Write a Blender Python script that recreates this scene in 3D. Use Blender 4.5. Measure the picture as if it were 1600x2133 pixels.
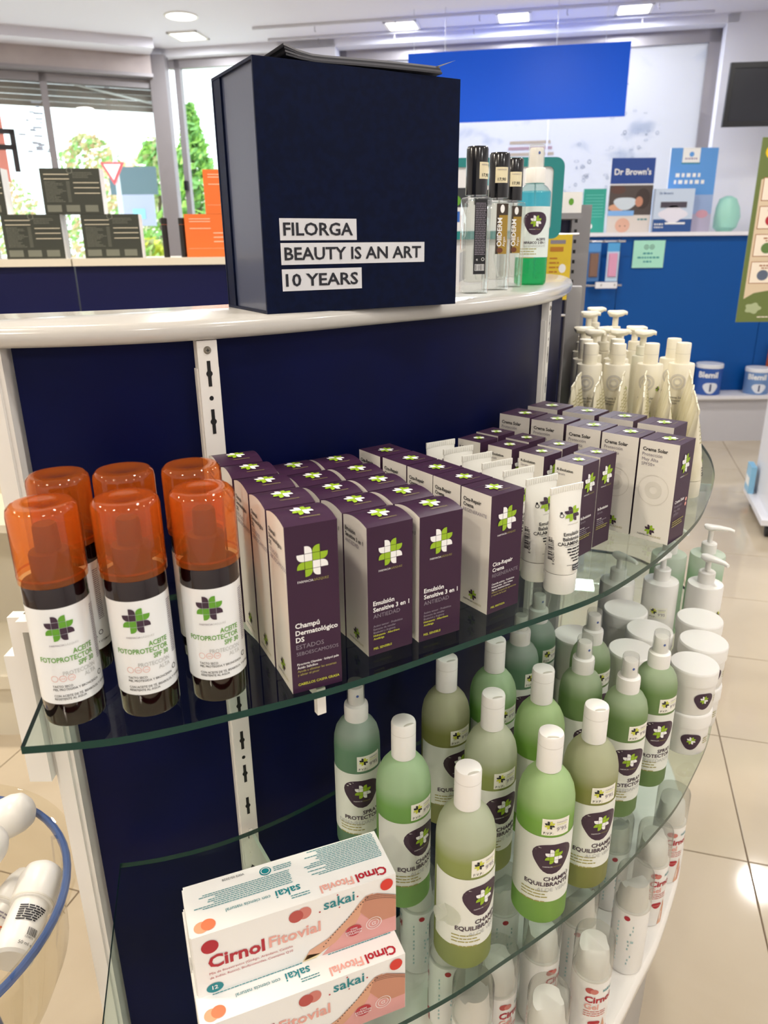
import bpy, math, random
from mathutils import Vector, Matrix
random.seed(11)
for o in list(bpy.data.objects): bpy.data.objects.remove(o)
S = bpy.context.scene
COL = S.collection
PI = math.pi

# ------------------------------------------------------------------ camera
FPX, PITCH, ROLL, CAMZ = 1540.0, math.atan(1540.0/4242.1), -math.atan(39.9/4241.9), 1.5
fw = Vector((0, math.cos(PITCH), -math.sin(PITCH)))
rt = Vector((1, 0, 0)); up = rt.cross(fw)
cr, sr = math.cos(ROLL), math.sin(ROLL)
Rv, Uv = rt*cr + up*sr, up*cr - rt*sr
cd = bpy.data.cameras.new('camera'); cam = bpy.data.objects.new('camera', cd); COL.objects.link(cam)
cam.matrix_world = Matrix(((Rv.x, Uv.x, -fw.x, 0), (Rv.y, Uv.y, -fw.y, 0), (Rv.z, Uv.z, -fw.z, CAMZ), (0, 0, 0, 1)))
cd.sensor_fit = 'VERTICAL'; cd.sensor_height = 36.0; cd.lens = FPX/2133.0*36.0
cd.clip_start = 0.02; cd.clip_end = 200
cd.dof.use_dof = True; cd.dof.focus_distance = 0.85; cd.dof.aperture_fstop = 9.0
S.camera = cam

# ------------------------------------------------------------------ world, sun, exposure
W = bpy.data.worlds.new('sky'); S.world = W; W.use_nodes = True
bg = W.node_tree.nodes['Background']; bg.inputs[0].default_value = (0.86, 0.93, 1.0, 1); bg.inputs[1].default_value = 3.2
sd = bpy.data.lights.new('sun', 'SUN'); sd.energy = 5.0; sd.angle = 0.01; sd.color = (1, 0.95, 0.86)
so = bpy.data.objects.new('sun', sd); COL.objects.link(so); so.rotation_euler = (math.radians(38), 0, math.radians(-150))
S.view_settings.view_transform = 'Standard'; S.view_settings.look = 'None'
S.view_settings.gamma = 1.0; S.view_settings.exposure = 0.0; S.view_settings.use_curve_mapping = False
CEIL = 3.1
LAMP_W = 1.0        # scales every ceiling lamp

# ------------------------------------------------------------------ materials
def lin(h):
    h = h.lstrip('#'); out = []
    for i in (0, 2, 4):
        c = int(h[i:i+2], 16)/255.0
        out.append(c/12.92 if c <= 0.04045 else ((c+0.055)/1.055)**2.4)
    return (out[0], out[1], out[2], 1)
MATS = {}
def P(name, col, rough=0.5, metal=0.0, emit=None, es=0.0, coat=0.0, sss=0.0, spec=0.5, noise=None, bump=None, trans=0.0):
    if name in MATS: return MATS[name]
    m = bpy.data.materials.new(name); m.use_nodes = True; nt = m.node_tree; b = nt.nodes['Principled BSDF']
    b.inputs['Base Color'].default_value = lin(col); b.inputs['Roughness'].default_value = rough
    b.inputs['Metallic'].default_value = metal; b.inputs['Specular IOR Level'].default_value = spec
    b.inputs['Coat Weight'].default_value = coat; b.inputs['Coat Roughness'].default_value = 0.08
    if sss: b.inputs['Subsurface Weight'].default_value = sss; b.inputs['Subsurface Radius'].default_value = (0.02, 0.02, 0.015)
    if trans: b.inputs['Transmission Weight'].default_value = trans
    if emit: b.inputs['Emission Color'].default_value = lin(emit); b.inputs['Emission Strength'].default_value = es
    if noise:                      # (scale, other colour, contrast low, high)
        tc = nt.nodes.new('ShaderNodeTexCoord'); n = nt.nodes.new('ShaderNodeTexNoise'); n.inputs['Scale'].default_value = noise[0]; n.inputs['Detail'].default_value = 6
        r = nt.nodes.new('ShaderNodeValToRGB'); r.color_ramp.elements[0].position = noise[2]; r.color_ramp.elements[1].position = noise[3]
        r.color_ramp.elements[0].color = lin(col); r.color_ramp.elements[1].color = lin(noise[1])
        nt.links.new(tc.outputs['Object'], n.inputs['Vector']); nt.links.new(n.outputs['Fac'], r.inputs['Fac']); nt.links.new(r.outputs['Color'], b.inputs['Base Color'])
    if bump:                       # (scale, strength)
        tc = nt.nodes.new('ShaderNodeTexCoord'); n = nt.nodes.new('ShaderNodeTexNoise'); n.inputs['Scale'].default_value = bump[0]
        bn = nt.nodes.new('ShaderNodeBump'); bn.inputs['Strength'].default_value = bump[1]; bn.inputs['Distance'].default_value = 0.002
        nt.links.new(tc.outputs['Object'], n.inputs['Vector']); nt.links.new(n.outputs['Fac'], bn.inputs['Height']); nt.links.new(bn.outputs['Normal'], b.inputs['Normal'])
    MATS[name] = m; return m
def clear(name, tint, refl=1.0, rough=0.02, haze=0.0, hazecol='#ffffff', ior=1.45):
    """see-through sheet: tinted transparency + fresnel gloss (+ milky diffuse)"""
    if name in MATS: return MATS[name]
    m = bpy.data.materials.new(name); m.use_nodes = True; nt = m.node_tree; N = nt.nodes; N.remove(N['Principled BSDF'])
    out = N['Material Output']; t = N.new('ShaderNodeBsdfTransparent'); t.inputs[0].default_value = lin(tint)
    g = N.new('ShaderNodeBsdfGlossy'); g.inputs['Roughness'].default_value = rough
    f0 = ((ior-1)/(ior+1))**2; f = N.new('ShaderNodeLayerWeight'); f.inputs['Blend'].default_value = 0.5      # Schlick, the same on both faces
    pw = N.new('ShaderNodeMath'); pw.operation = 'POWER'; pw.inputs[1].default_value = 5.0
    mu = N.new('ShaderNodeMath'); mu.operation = 'MULTIPLY_ADD'; mu.inputs[1].default_value = (1-f0)*refl; mu.inputs[2].default_value = f0*refl
    mx = N.new('ShaderNodeMixShader'); nt.links.new(f.outputs['Facing'], pw.inputs[0]); nt.links.new(pw.outputs[0], mu.inputs[0]); nt.links.new(mu.outputs[0], mx.inputs[0])
    src = t.outputs[0]
    if haze:
        d = N.new('ShaderNodeBsdfDiffuse'); d.inputs[0].default_value = lin(hazecol)
        tr = N.new('ShaderNodeBsdfTranslucent'); tr.inputs[0].default_value = lin(hazecol)
        m0 = N.new('ShaderNodeMixShader'); nt.links.new(d.outputs[0], m0.inputs[1]); nt.links.new(tr.outputs[0], m0.inputs[2])
        m1 = N.new('ShaderNodeMixShader'); m1.inputs[0].default_value = haze; nt.links.new(t.outputs[0], m1.inputs[1]); nt.links.new(m0.outputs[0], m1.inputs[2]); src = m1.outputs[0]
    nt.links.new(src, mx.inputs[1]); nt.links.new(g.outputs[0], mx.inputs[2]); nt.links.new(mx.outputs[0], out.inputs[0])
    MATS[name] = m; return m
def frosted(name, low, high, level):
    """frosted plastic bottle: liquid colour up to the fill level, milky plastic above it"""
    m = bpy.data.materials.new(name); m.use_nodes = True; nt = m.node_tree; N = nt.nodes; b = N['Principled BSDF']
    tc = N.new('ShaderNodeTexCoord'); sp = N.new('ShaderNodeSeparateXYZ'); r = N.new('ShaderNodeMapRange')
    r.inputs[1].default_value = level-0.006; r.inputs[2].default_value = level+0.014
    mx = N.new('ShaderNodeMix'); mx.data_type = 'RGBA'; mx.inputs[6].default_value = lin(low); mx.inputs[7].default_value = lin(high)
    nt.links.new(tc.outputs['Object'], sp.inputs[0]); nt.links.new(sp.outputs[2], r.inputs[0]); nt.links.new(r.outputs[0], mx.inputs[0])
    nt.links.new(mx.outputs[2], b.inputs['Base Color']); b.inputs['Roughness'].default_value = 0.38
    t = N.new('ShaderNodeBsdfTranslucent'); nt.links.new(mx.outputs[2], t.inputs[0])
    ms = N.new('ShaderNodeMixShader'); ms.inputs[0].default_value = 0.42
    nt.links.new(b.outputs[0], ms.inputs[1]); nt.links.new(t.outputs[0], ms.inputs[2]); nt.links.new(ms.outputs[0], N['Material Output'].inputs[0])
    MATS[name] = m; return m
def film(name, cols, kind):
    m = bpy.data.materials.new(name); m.use_nodes = True; nt = m.node_tree; N = nt.nodes; N.remove(N['Principled BSDF'])
    t = N.new('ShaderNodeBsdfTranslucent'); d = N.new('ShaderNodeBsdfDiffuse'); ms = N.new('ShaderNodeMixShader'); ms.inputs[0].default_value = 0.75
    tc = N.new('ShaderNodeTexCoord'); n = N.new('ShaderNodeTexNoise'); n.inputs['Scale'].default_value = 2.2; n.inputs['Detail'].default_value = 9; n.inputs['Distortion'].default_value = 1.2
    r = N.new('ShaderNodeValToRGB'); e = r.color_ramp.elements; e[0].position = 0.30; e[1].position = 0.44; e[0].color = lin(cols[1]); e[1].color = lin(cols[0])
    nt.links.new(tc.outputs['Object'], n.inputs['Vector']); nt.links.new(n.outputs['Fac'], r.inputs['Fac'])
    nt.links.new(r.outputs[0], t.inputs[0]); nt.links.new(r.outputs[0], d.inputs[0])
    nt.links.new(d.outputs[0], ms.inputs[1]); nt.links.new(t.outputs[0], ms.inputs[2]); nt.links.new(ms.outputs[0], N['Material Output'].inputs[0])
    MATS[name] = m; return m

WHITE_LAM = P('white_laminate', '#c3c0b9', 0.2, coat=0.3, bump=(60, 0.04))
WHITE_MET = P('white_painted_metal', '#e9e6df', 0.35)
NAVY = P('navy_laminate', '#040a30', 0.45, spec=0.1, noise=(9, '#050c3a', 0.35, 0.7))
NAVY2 = P('navy_counter', '#0a1148', 0.4, spec=0.25)
BLUE = P('royal_blue_board', '#064f9a', 0.45, spec=0.25)
BLUE2 = P('hanging_blue_board', '#0460f0', 0.38, spec=0.3)
GLASS = clear('shelf_glass', '#eef5f1', 1.0, 0.01)
GLASS_EDGE = P('glass_edge', '#0d3a33', 0.25, spec=0.3)
PANE = clear('window_pane', '#f4f8f6', 0.6, 0.01)
ALU = P('brushed_aluminium', '#a9a4a2', 0.38, 0.35)
STEEL = P('chrome', '#c8c8ca', 0.15, 1.0)
DARK = P('slot_black', '#040406', 0.6)
PURPLE = P('carton_purple', '#3a2039', 0.36, spec=0.3)
CREAM = P('carton_cream', '#eeeae0', 0.42)
CARDW = P('carton_white', '#efeeea', 0.38)
PWHITE = P('print_white', '#f4f4f2', 0.5)
PLIME = P('print_lime', '#97bb22', 0.5)
PGREEN = P('print_green', '#5f9f2a', 0.5)
PGOLD = P('print_gold', '#a39b52', 0.5)
PGREY = P('print_grey', '#8c8490', 0.5)
PLGREY = P('print_light_grey', '#b9bbb9', 0.5)
PBLACK = P('print_black', '#1c1a20', 0.5)
PPLUM = P('print_plum', '#3a2338', 0.45)
PRED = P('print_crimson', '#b01c2e', 0.45)
PPINK = P('print_salmon', '#e6a79a', 0.5)
PPEACH = P('print_peach', '#f2a57f', 0.5)
PORANGE = P('print_orange', '#ee7d55', 0.5)
PTEAL = P('print_teal', '#12828a', 0.5)
PROSE = P('print_rose', '#cf7d72', 0.5)
PYELL = P('print_yellow', '#cdd23c', 0.5)
LABEL = P('paper_label', '#e4e8e2', 0.4)
WPLAST = P('white_plastic', '#eceae4', 0.3, sss=0.1)
IVORY = P('ivory_plastic', '#ece6d2', 0.35, sss=0.1)

# ------------------------------------------------------------------ mesh builder
class MB:
    def __init__(s): s.v = []; s.f = []; s.m = []; s.mats = []
    def mi(s, mat):
        if mat not in s.mats: s.mats.append(mat)
        return s.mats.index(mat)
    def add(s, vs, fs, mat):
        k = len(s.v); i = s.mi(mat); s.v += [tuple(p) for p in vs]
        for f in fs: s.f.append(tuple(k+j for j in f)); s.m.append(i)
        return s
    def box(s, x0, x1, y0, y1, z0, z1, mat, mats=None):
        """mats: optional dict of sides l r f b t d"""
        vs = [(x0,y0,z0),(x1,y0,z0),(x1,y1,z0),(x0,y1,z0),(x0,y0,z1),(x1,y0,z1),(x1,y1,z1),(x0,y1,z1)]
        fs = dict(d=(3,2,1,0), t=(4,5,6,7), f=(0,1,5,4), r=(1,2,6,5), b=(2,3,7,6), l=(3,0,4,7))
        k = len(s.v); s.v += vs
        for n, f in fs.items():
            mm = (mats or {}).get(n, mat)
            if mm is None: continue
            s.f.append(tuple(k+j for j in f)); s.m.append(s.mi(mm))
        return s
    def obox(s, c, ux, sx, sy, z0, z1, mat):
        """box standing at c=(x,y), its x axis along the unit vector ux"""
        uy = (-ux[1], ux[0]); vs = []
        for z in (z0, z1):
            for a, b in ((-1,-1),(1,-1),(1,1),(-1,1)):
                vs.append((c[0]+a*sx/2*ux[0]+b*sy/2*uy[0], c[1]+a*sx/2*ux[1]+b*sy/2*uy[1], z))
        return s.add(vs, [(3,2,1,0),(4,5,6,7),(0,1,5,4),(1,2,6,5),(2,3,7,6),(3,0,4,7)], mat)
    def loft(s, rings, mat, cap0=True, cap1=True, mats=None, closed=True):
        n = len(rings[0]); k = len(s.v)
        for r in rings: s.v += [tuple(p) for p in r]
        for i in range(len(rings)-1):
            mm = s.mi(mats[i] if mats else mat)
            for j in range(n if closed else n-1):
                a = k+i*n+j; b = k+i*n+(j+1) % n
                s.f.append((a, b, b+n, a+n)); s.m.append(mm)
        if cap0: s.f.append(tuple(k+j for j in reversed(range(n)))); s.m.append(s.mi(mats[0] if mats else mat))
        if cap1: s.f.append(tuple(k+(len(rings)-1)*n+j for j in range(n))); s.m.append(s.mi(mats[-1] if mats else mat))
        return s
    def lathe(s, prof, mat, n=32, c=(0,0), cap0=True, cap1=True, mats=None):
        rings = [[(c[0]+r*math.cos(2*PI*j/n), c[1]+r*math.sin(2*PI*j/n), z) for j in range(n)] for r, z in prof]
        return s.loft(rings, mat, cap0, cap1, mats)
    def tube(s, path, r, mat, n=8, closed=False):
        path = [Vector(p) for p in path]; rings = []; L = len(path)
        prev = None
        for i, p in enumerate(path):
            a = path[(i-1) % L] if (closed or i > 0) else p; b = path[(i+1) % L] if (closed or i < L-1) else p
            t = (b-a).normalized()
            if prev is None: prev = t.orthogonal().normalized()
            u = (prev - t*prev.dot(t)).normalized(); w = t.cross(u); prev = u
            rings.append([p + u*math.cos(2*PI*j/n)*r + w*math.sin(2*PI*j/n)*r for j in range(n)])
        if closed: rings.append(rings[0])
        return s.loft(rings, mat, not closed, not closed)
    def prism(s, pts, z0, z1, mat, side=None, top=None):
        n = len(pts); k = len(s.v); side = side or mat; top = top or mat
        s.v += [(p[0], p[1], z0) for p in pts] + [(p[0], p[1], z1) for p in pts]
        for j in range(n): s.f.append((k+j, k+(j+1) % n, k+n+(j+1) % n, k+n+j)); s.m.append(s.mi(side))
        s.f.append(tuple(k+j for j in reversed(range(n)))); s.m.append(s.mi(top)); s.f.append(tuple(k+n+j for j in range(n))); s.m.append(s.mi(top))
        return s
    def mesh(s, name, smooth=True, ang=35):
        me = bpy.data.meshes.new(name); me.from_pydata(s.v, [], s.f)
        for m in s.mats: me.materials.append(m)
        me.polygons.foreach_set('material_index', s.m)
        if smooth:
            me.polygons.foreach_set('use_smooth', [True]*len(me.polygons)); me.set_sharp_from_angle(angle=math.radians(ang))
        me.update(); return me

# ------------------------------------------------------------------ prints: flat lettering and marks laid on a surface
_TC = {}
def glyphs(text, bold=0.0):
    key = (text, bold)
    if key in _TC: return _TC[key]
    cu = bpy.data.curves.new('t', 'FONT'); cu.body = text; cu.resolution_u = 2; cu.offset = bold; cu.size = 1.0
    ob = bpy.data.objects.new('t', cu)
    me = ob.to_mesh()
    vs = [(v.co.x, v.co.y) for v in me.vertices]; fs = [tuple(p.vertices) for p in me.polygons]
    ob.to_mesh_clear(); bpy.data.objects.remove(ob); bpy.data.curves.remove(cu)
    x1 = max([v[0] for v in vs] or [0]); x0 = min([v[0] for v in vs] or [0])
    _TC[key] = ([(v[0]-x0, v[1]) for v in vs], fs, x1-x0); return _TC[key]
def plane(o, ux, uy, eps=0.0004):
    o = Vector(o); ux = Vector(ux).normalized(); uy = Vector(uy).normalized(); n = ux.cross(uy)
    return lambda x, y, e=0: o + ux*x + uy*y + n*(eps+e)
def cyl(r, z0=0.0, a0=0.0, eps=0.0004):
    return lambda x, y, e=0: Vector(((r+eps+e)*math.sin(a0+x/r), -(r+eps+e)*math.cos(a0+x/r), z0+y))
class Pr(MB):
    def __init__(s, mp): MB.__init__(s); s.mp = mp
    def poly(s, pts, mat, e=0): return s.add([s.mp(x, y, e) for x, y in pts], [tuple(range(len(pts)))], mat)
    def text(s, t, x, y, size, mat, al='L', bold=0.0, w=None, e=0.0002, rot=0, flip=False, squash=1.0):
        vs, fs, tw = glyphs(t, bold)
        if w: size = w/max(tw, 1e-6)
        ox = {'L': 0, 'R': -tw, 'C': -tw/2}[al]; c, sn = math.cos(rot), math.sin(rot)
        out = []
        for vx, vy in vs:
            a, b = (vx+ox)*size, vy*size*squash
            if flip: a, b = -a, -b
            out.append(s.mp(x+a*c-b*sn, y+a*sn+b*c, e))
        return s.add(out, fs, mat)
    def rect(s, x0, x1, y0, y1, mat, e=0, n=1):
        for i in range(n):
            a = x0+(x1-x0)*i/n; b = x0+(x1-x0)*(i+1)/n; s.poly([(a,y0),(b,y0),(b,y1),(a,y1)], mat, e)
        return s
    def disc(s, x, y, rx, ry, mat, e=0, n=24): return s.blob(x, y, lambda t: 1.0, rx, ry, mat, e, n)
    def blob(s, x, y, rf, rx, ry, mat, e=0, n=28):
        """closed outline filled with vertical strips so that it follows a curved surface"""
        pts = [(x+rx*rf(2*PI*i/n)*math.cos(2*PI*i/n), y+ry*rf(2*PI*i/n)*math.sin(2*PI*i/n)) for i in range(n)]
        c = (x, y); rings = [[(c[0]+(p[0]-c[0])*k, c[1]+(p[1]-c[1])*k) for p in pts] for k in (0.25, 0.5, 0.75, 1.0)]
        s.add([s.mp(*c, e)]+[s.mp(*p, e) for p in rings[0]], [(0, 1+i, 1+(i+1) % n) for i in range(n)], mat)
        for a, b in zip(rings, rings[1:]):
            s.add([s.mp(*p, e) for p in a]+[s.mp(*p, e) for p in b], [(i, n+i, n+(i+1) % n, (i+1) % n) for i in range(n)], mat)
        return s
    def ring(s, x, y, r, wd, mat, e=0, n=28, ry=None):
        k = (ry or r)/r
        a = [(x+r*math.cos(2*PI*i/n), y+k*r*math.sin(2*PI*i/n)) for i in range(n)]; b = [(x+(r-wd)*math.cos(2*PI*i/n), y+k*(r-wd)*math.sin(2*PI*i/n)) for i in range(n)]
        return s.add([s.mp(*p, e) for p in a]+[s.mp(*p, e) for p in b], [(i, (i+1) % n, n+(i+1) % n, n+i) for i in range(n)], mat)
    def logo(s, x, y, w, A, B, e=0.0002, k=1.0):
        """clover cross of twelve cells; the arm cells are rounded towards the seam"""
        c = w/4; g = c*0.03
        cells = [(-1,1,A,'tr'),(0,1,B,'tl'),(-2,0,A,'bl'),(1,0,B,'br'),(-2,-1,B,'tl'),(1,-1,A,'tr'),(-1,-2,B,'br'),(0,-2,A,'bl'),(-1,0,A,''),(0,0,B,''),(-1,-1,B,''),(0,-1,A,'')]
        for i, j, m, rc in cells:
            x0, x1, y0, y1 = i*c+g, (i+1)*c-g, j*c+g, (j+1)*c-g; r = c*0.72; pts = []
            for nm, cx, cy, qx, qy, a in (('bl',x0,y0,1,1,180),('br',x1,y0,-1,1,270),('tr',x1,y1,-1,-1,0),('tl',x0,y1,1,-1,90)):
                if nm == rc:
                    for q in range(5):
                        t = math.radians(a+q*22.5); pts.append((x+cx+qx*r+r*math.cos(t), y+(cy+qy*r+r*math.sin(t))*k))
                else: pts.append((x+cx, y+cy*k))
            s.poly(pts, m, e)
        return s
    def micro(s, x0, x1, y, h, mat, rng, al='L', e=0.0002, fill=1.0, wl=(2.0, 6.0)):
        """one line of tiny illegible print: a run of word-long dashes"""
        L = (x1-x0)*fill; xs = x0 if al == 'L' else x1-L; x = xs
        while x < xs+L-h:
            l = min(h*rng.uniform(*wl), xs+L-x); s.rect(x, x+l, y, y+h, mat, e); x += l+h*0.6
        return s

# ------------------------------------------------------------------ things
def tag(o, label, cat, group=None, kind=None):
    if label: o['label'] = label
    if cat: o['category'] = cat
    if group: o['group'] = group
    if kind: o['kind'] = kind
    return o
def obj(name, me, parent=None, loc=None, rz=0.0):
    if isinstance(me, MB): me = me.mesh(name)
    o = bpy.data.objects.new(name, me); COL.objects.link(o)
    if parent is not None: o.parent = parent
    if loc is not None: o.location = loc
    if rz: o.rotation_euler = (0, 0, rz)
    return o
def struct(name, me, parent=None):
    o = obj(name, me, parent); o['kind'] = 'structure'; return o
def spawn(proto, name, loc, rz, label, cat, group=None, rot=None, skip=()):
    """proto: list of (part name, mesh, [(sub-part name, mesh)...], label or None); every copy shares the meshes"""
    e = bpy.data.objects.new(name, None); COL.objects.link(e); e.empty_display_size = 0.02
    e.location = loc; e.rotation_euler = rot if rot else (0, 0, rz)
    tag(e, label, cat, group)
    for pn, me, subs, lb in proto:
        if pn in skip: continue
        o = obj(pn, me, e)
        if lb: o['label'] = lb
        for sn, sm in subs: obj(sn, sm, o)
    return e
def part(name, mb, subs=(), label=None, smooth=True, ang=35):
    return (name, mb.mesh(name, smooth, ang), [(n, b.mesh(n, True, ang)) for n, b in subs], label)
def face(x, y): return math.atan2(-x, y)
ORD = ['first', 'second', 'third', 'fourth', 'fifth', 'sixth', 'seventh', 'eighth', 'ninth']
def smooth_curve(pts, n=8):
    out = []; P_ = [pts[0]]+list(pts)+[pts[-1]]
    for i in range(1, len(P_)-2):
        a, b, c, d = P_[i-1], P_[i], P_[i+1], P_[i+2]
        for k in range(n):
            t = k/n; out.append(tuple(0.5*((2*b[q])+(c[q]-a[q])*t+(2*a[q]-5*b[q]+4*c[q]-d[q])*t*t+(3*b[q]-a[q]-3*c[q]+d[q])*t**3) for q in range(2)))
    out.append(tuple(pts[-1])); return out
def offset(pts, d):
    out = []
    for i, p in enumerate(pts):
        a = pts[max(i-1, 0)]; b = pts[min(i+1, len(pts)-1)]; tx, ty = b[0]-a[0], b[1]-a[1]; l = math.hypot(tx, ty) or 1
        out.append((p[0]-ty/l*d, p[1]+tx/l*d))
    return out
# ------------------------------------------------------------------ the room
def world_noise(name, c0, c1, scale, rough, lo=0.35, hi=0.7, dist=0.8):
    m = bpy.data.materials.new(name); m.use_nodes = True; nt = m.node_tree; N = nt.nodes; b = N['Principled BSDF']
    g = N.new('ShaderNodeNewGeometry'); n = N.new('ShaderNodeTexNoise'); n.inputs['Scale'].default_value = scale; n.inputs['Detail'].default_value = 7; n.inputs['Distortion'].default_value = dist
    r = N.new('ShaderNodeValToRGB'); e = r.color_ramp.elements; e[0].position = lo; e[1].position = hi; e[0].color = lin(c0); e[1].color = lin(c1)
    nt.links.new(g.outputs['Position'], n.inputs['Vector']); nt.links.new(n.outputs['Fac'], r.inputs[0]); nt.links.new(r.outputs[0], b.inputs['Base Color'])
    b.inputs['Roughness'].default_value = rough; MATS[name] = m; return m
TILE = world_noise('cream_floor_tile', '#bcae97', '#cabda7', 1.6, 0.07)
GROUT = P('tile_grout', '#7d6a55', 0.8)
WALLP = P('wall_paint', '#dcdce2', 0.7)
CEILP = P('ceiling_paint', '#dcdae2', 0.8)
fl = struct('floor', MB().box(-4.6, 4.0, -2.6, 7.8, -0.12, -0.004, GROUT))
ta = math.radians(-16.0); tu = (math.cos(ta), math.sin(ta)); tv = (-tu[1], tu[0]); TS = 0.535; t0 = (0.927, 1.475)
h = TS/2-0.0017
tm = MB(); tm.loft([[(-h,-h,-0.004),(h,-h,-0.004),(h,h,-0.004),(-h,h,-0.004)], [(-h,-h,-0.001),(h,-h,-0.001),(h,h,-0.001),(-h,h,-0.001)], [(-h+.0012,-h+.0012,0),(h-.0012,-h+.0012,0),(h-.0012,h-.0012,0),(-h+.0012,h-.0012,0)]], TILE, False, True)
tme = tm.mesh('floor_tile', False)
for i in range(-14, 12):
    for j in range(-10, 16):
        c = (t0[0]+(i+.5)*TS*tu[0]+(j+.5)*TS*tv[0], t0[1]+(i+.5)*TS*tu[1]+(j+.5)*TS*tv[1])
        if -3.2 < c[0] < 3.5 and 0.2 < c[1] < 6.9: obj('floor_tile', tme, fl, (c[0], c[1], 0), ta)
rest = MB()
rest.box(-4.6, 4.0, -2.6, 0.15, -0.0035, -0.0008, TILE)
# the part of the floor that is out of sight is one plain slab just under the tile tops
rs = obj('plain_floor', rest.mesh('plain_floor', False), fl)
rs.location.z = -0.001
struct('ceiling', MB().box(-4.6, 4.0, -2.6, 7.9, CEIL, CEIL+0.1, CEILP))
WB = lambda x: 7.01-0.205*x                    # long window wall
WA = lambda x: 7.40+0.425*(x+1.9)              # shop-front wall on the left
ub = Vector((1, -0.205)).normalized(); ua = Vector((1, 0.425)).normalized()
def along(mb, fn, x0, x1, u, th, z0, z1, mat, back=0.0):
    n = (-u[1], u[0]); c = ((x0+x1)/2+n[0]*(back+th/2), (fn(x0)+fn(x1))/2+n[1]*(back+th/2))
    return mb.obox(c, u, math.hypot(x1-x0, fn(x1)-fn(x0)), th, z0, z1, mat)
w = MB(); along(w, WB, -0.86, -0.37, ub, 0.3, 0, CEIL, WALLP); along(w, WB, 2.62, 4.1, ub, 0.3, 0, CEIL, WALLP)
along(w, WB, -1.9, 2.7, ub, 0.3, 0, 1.05, WALLP); along(w, WB, -1.9, 2.7, ub, 0.3, 3.04, CEIL+0.05, WALLP)
struct('wall_back', w)
w = MB(); along(w, WA, -4.7, -1.9, ua, 0.25, 0, 0.5, WALLP); along(w, WA, -4.7, -1.9, ua, 0.25, 3.05, CEIL+0.05, WALLP); struct('wall_front', w)
struct('wall_left', MB().box(-4.7, -4.6, -2.6, 6.6, 0, CEIL, WALLP))
struct('wall_right', MB().box(4.0, 4.1, -2.6, 6.6, 0, CEIL, WALLP))
struct('wall_rear', MB().box(-4.7, 4.1, -2.7, -2.6, 0, CEIL, WALLP))
so_ = MB(); along(so_, WA, -4.6, -2.0, ua, 0.35, 3.03, CEIL, CEILP, -0.36); struct('trim_1', so_)
# shop front: window_1 with shutter box, mullions and roller shutter
FRM = P('grey_aluminium_frame', '#8f8a8c', 0.42, 0.3)
BOXM = P('shutter_box_metal', '#9b8f8d', 0.5, 0.15, noise=(3, '#b3a8a4', 0.3, 0.8))
w1 = MB(); 
for xa in (-4.55, -3.6, -2.83, -2.0): along(w1, WA, xa, xa+0.055 if xa > -2.1 else xa+0.05, ua, 0.06, 0.5, 2.86, FRM, 0.02)
along(w1, WA, -4.6, -1.95, ua, 0.06, 2.80, 2.86, FRM, 0.02); along(w1, WA, -4.6, -1.95, ua, 0.06, 0.5, 0.56, FRM, 0.02)
win1 = struct('window_1', w1)
sb = MB(); along(sb, WA, -4.6, -2.0, ua, 0.14, 2.89, 3.03, BOXM, -0.10); along(sb, WA, -4.6, -1.99, ua, 0.15, 2.865, 2.89, FRM, -0.105); obj('shutter_box', sb, win1)
for xa, xb in ((-4.5, -3.6), (-3.55, -2.83), (-2.78, -2.0)):
    pn = MB(); along(pn, WA, xa, xb, ua, 0.006, 0.56, 2.8, PANE, 0.045); obj('pane', pn, win1)
SHUT = P('roller_shutter', '#8d8480', 0.5, 0.1, noise=(5, '#a08f86', 0.3, 0.7))
for k in range(6):
    sl = MB(); z = 2.63+0.045*k; along(sl, WA, -4.6, -1.98, ua, 0.018, z, z+0.041, SHUT, 0.16+0.004*(k % 2)); obj('shutter_slat', sl, win1)
rod = MB(); rod.tube([(-2.75, WA(-2.75)+0.12, 2.83), (-1.96, WA(-1.96)+0.12, 2.68)], 0.008, P('rod_white', '#e8e8ea', 0.4)); obj('awning_arm', rod, win1)
# corner window_2
w2 = MB(); 
for xa in (-1.84, -0.91): along(w2, WB, xa, xa+0.05, ub, 0.06, 1.05, 3.04, FRM, 0.1)
along(w2, WB, -1.9, -0.86, ub, 0.06, 2.97, 3.04, FRM, 0.1); along(w2, WB, -1.9, -0.86, ub, 0.06, 1.05, 1.1, FRM, 0.1)
win2 = struct('window_2', w2); pn = MB(); along(pn, WB, -1.8, -0.9, ub, 0.006, 1.1, 2.97, PANE, 0.13); obj('pane', pn, win2)
lk = MB(); along(lk, WB, -1.835, -1.80, ub, 0.03, 1.98, 2.06, DARK, 0.07); obj('latch', lk, win2)
cp = MB(); cp.box(-2.0, -1.86, 7.33, 7.46, 0, 3.05, FRM); struct('trim_2', cp)
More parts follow.
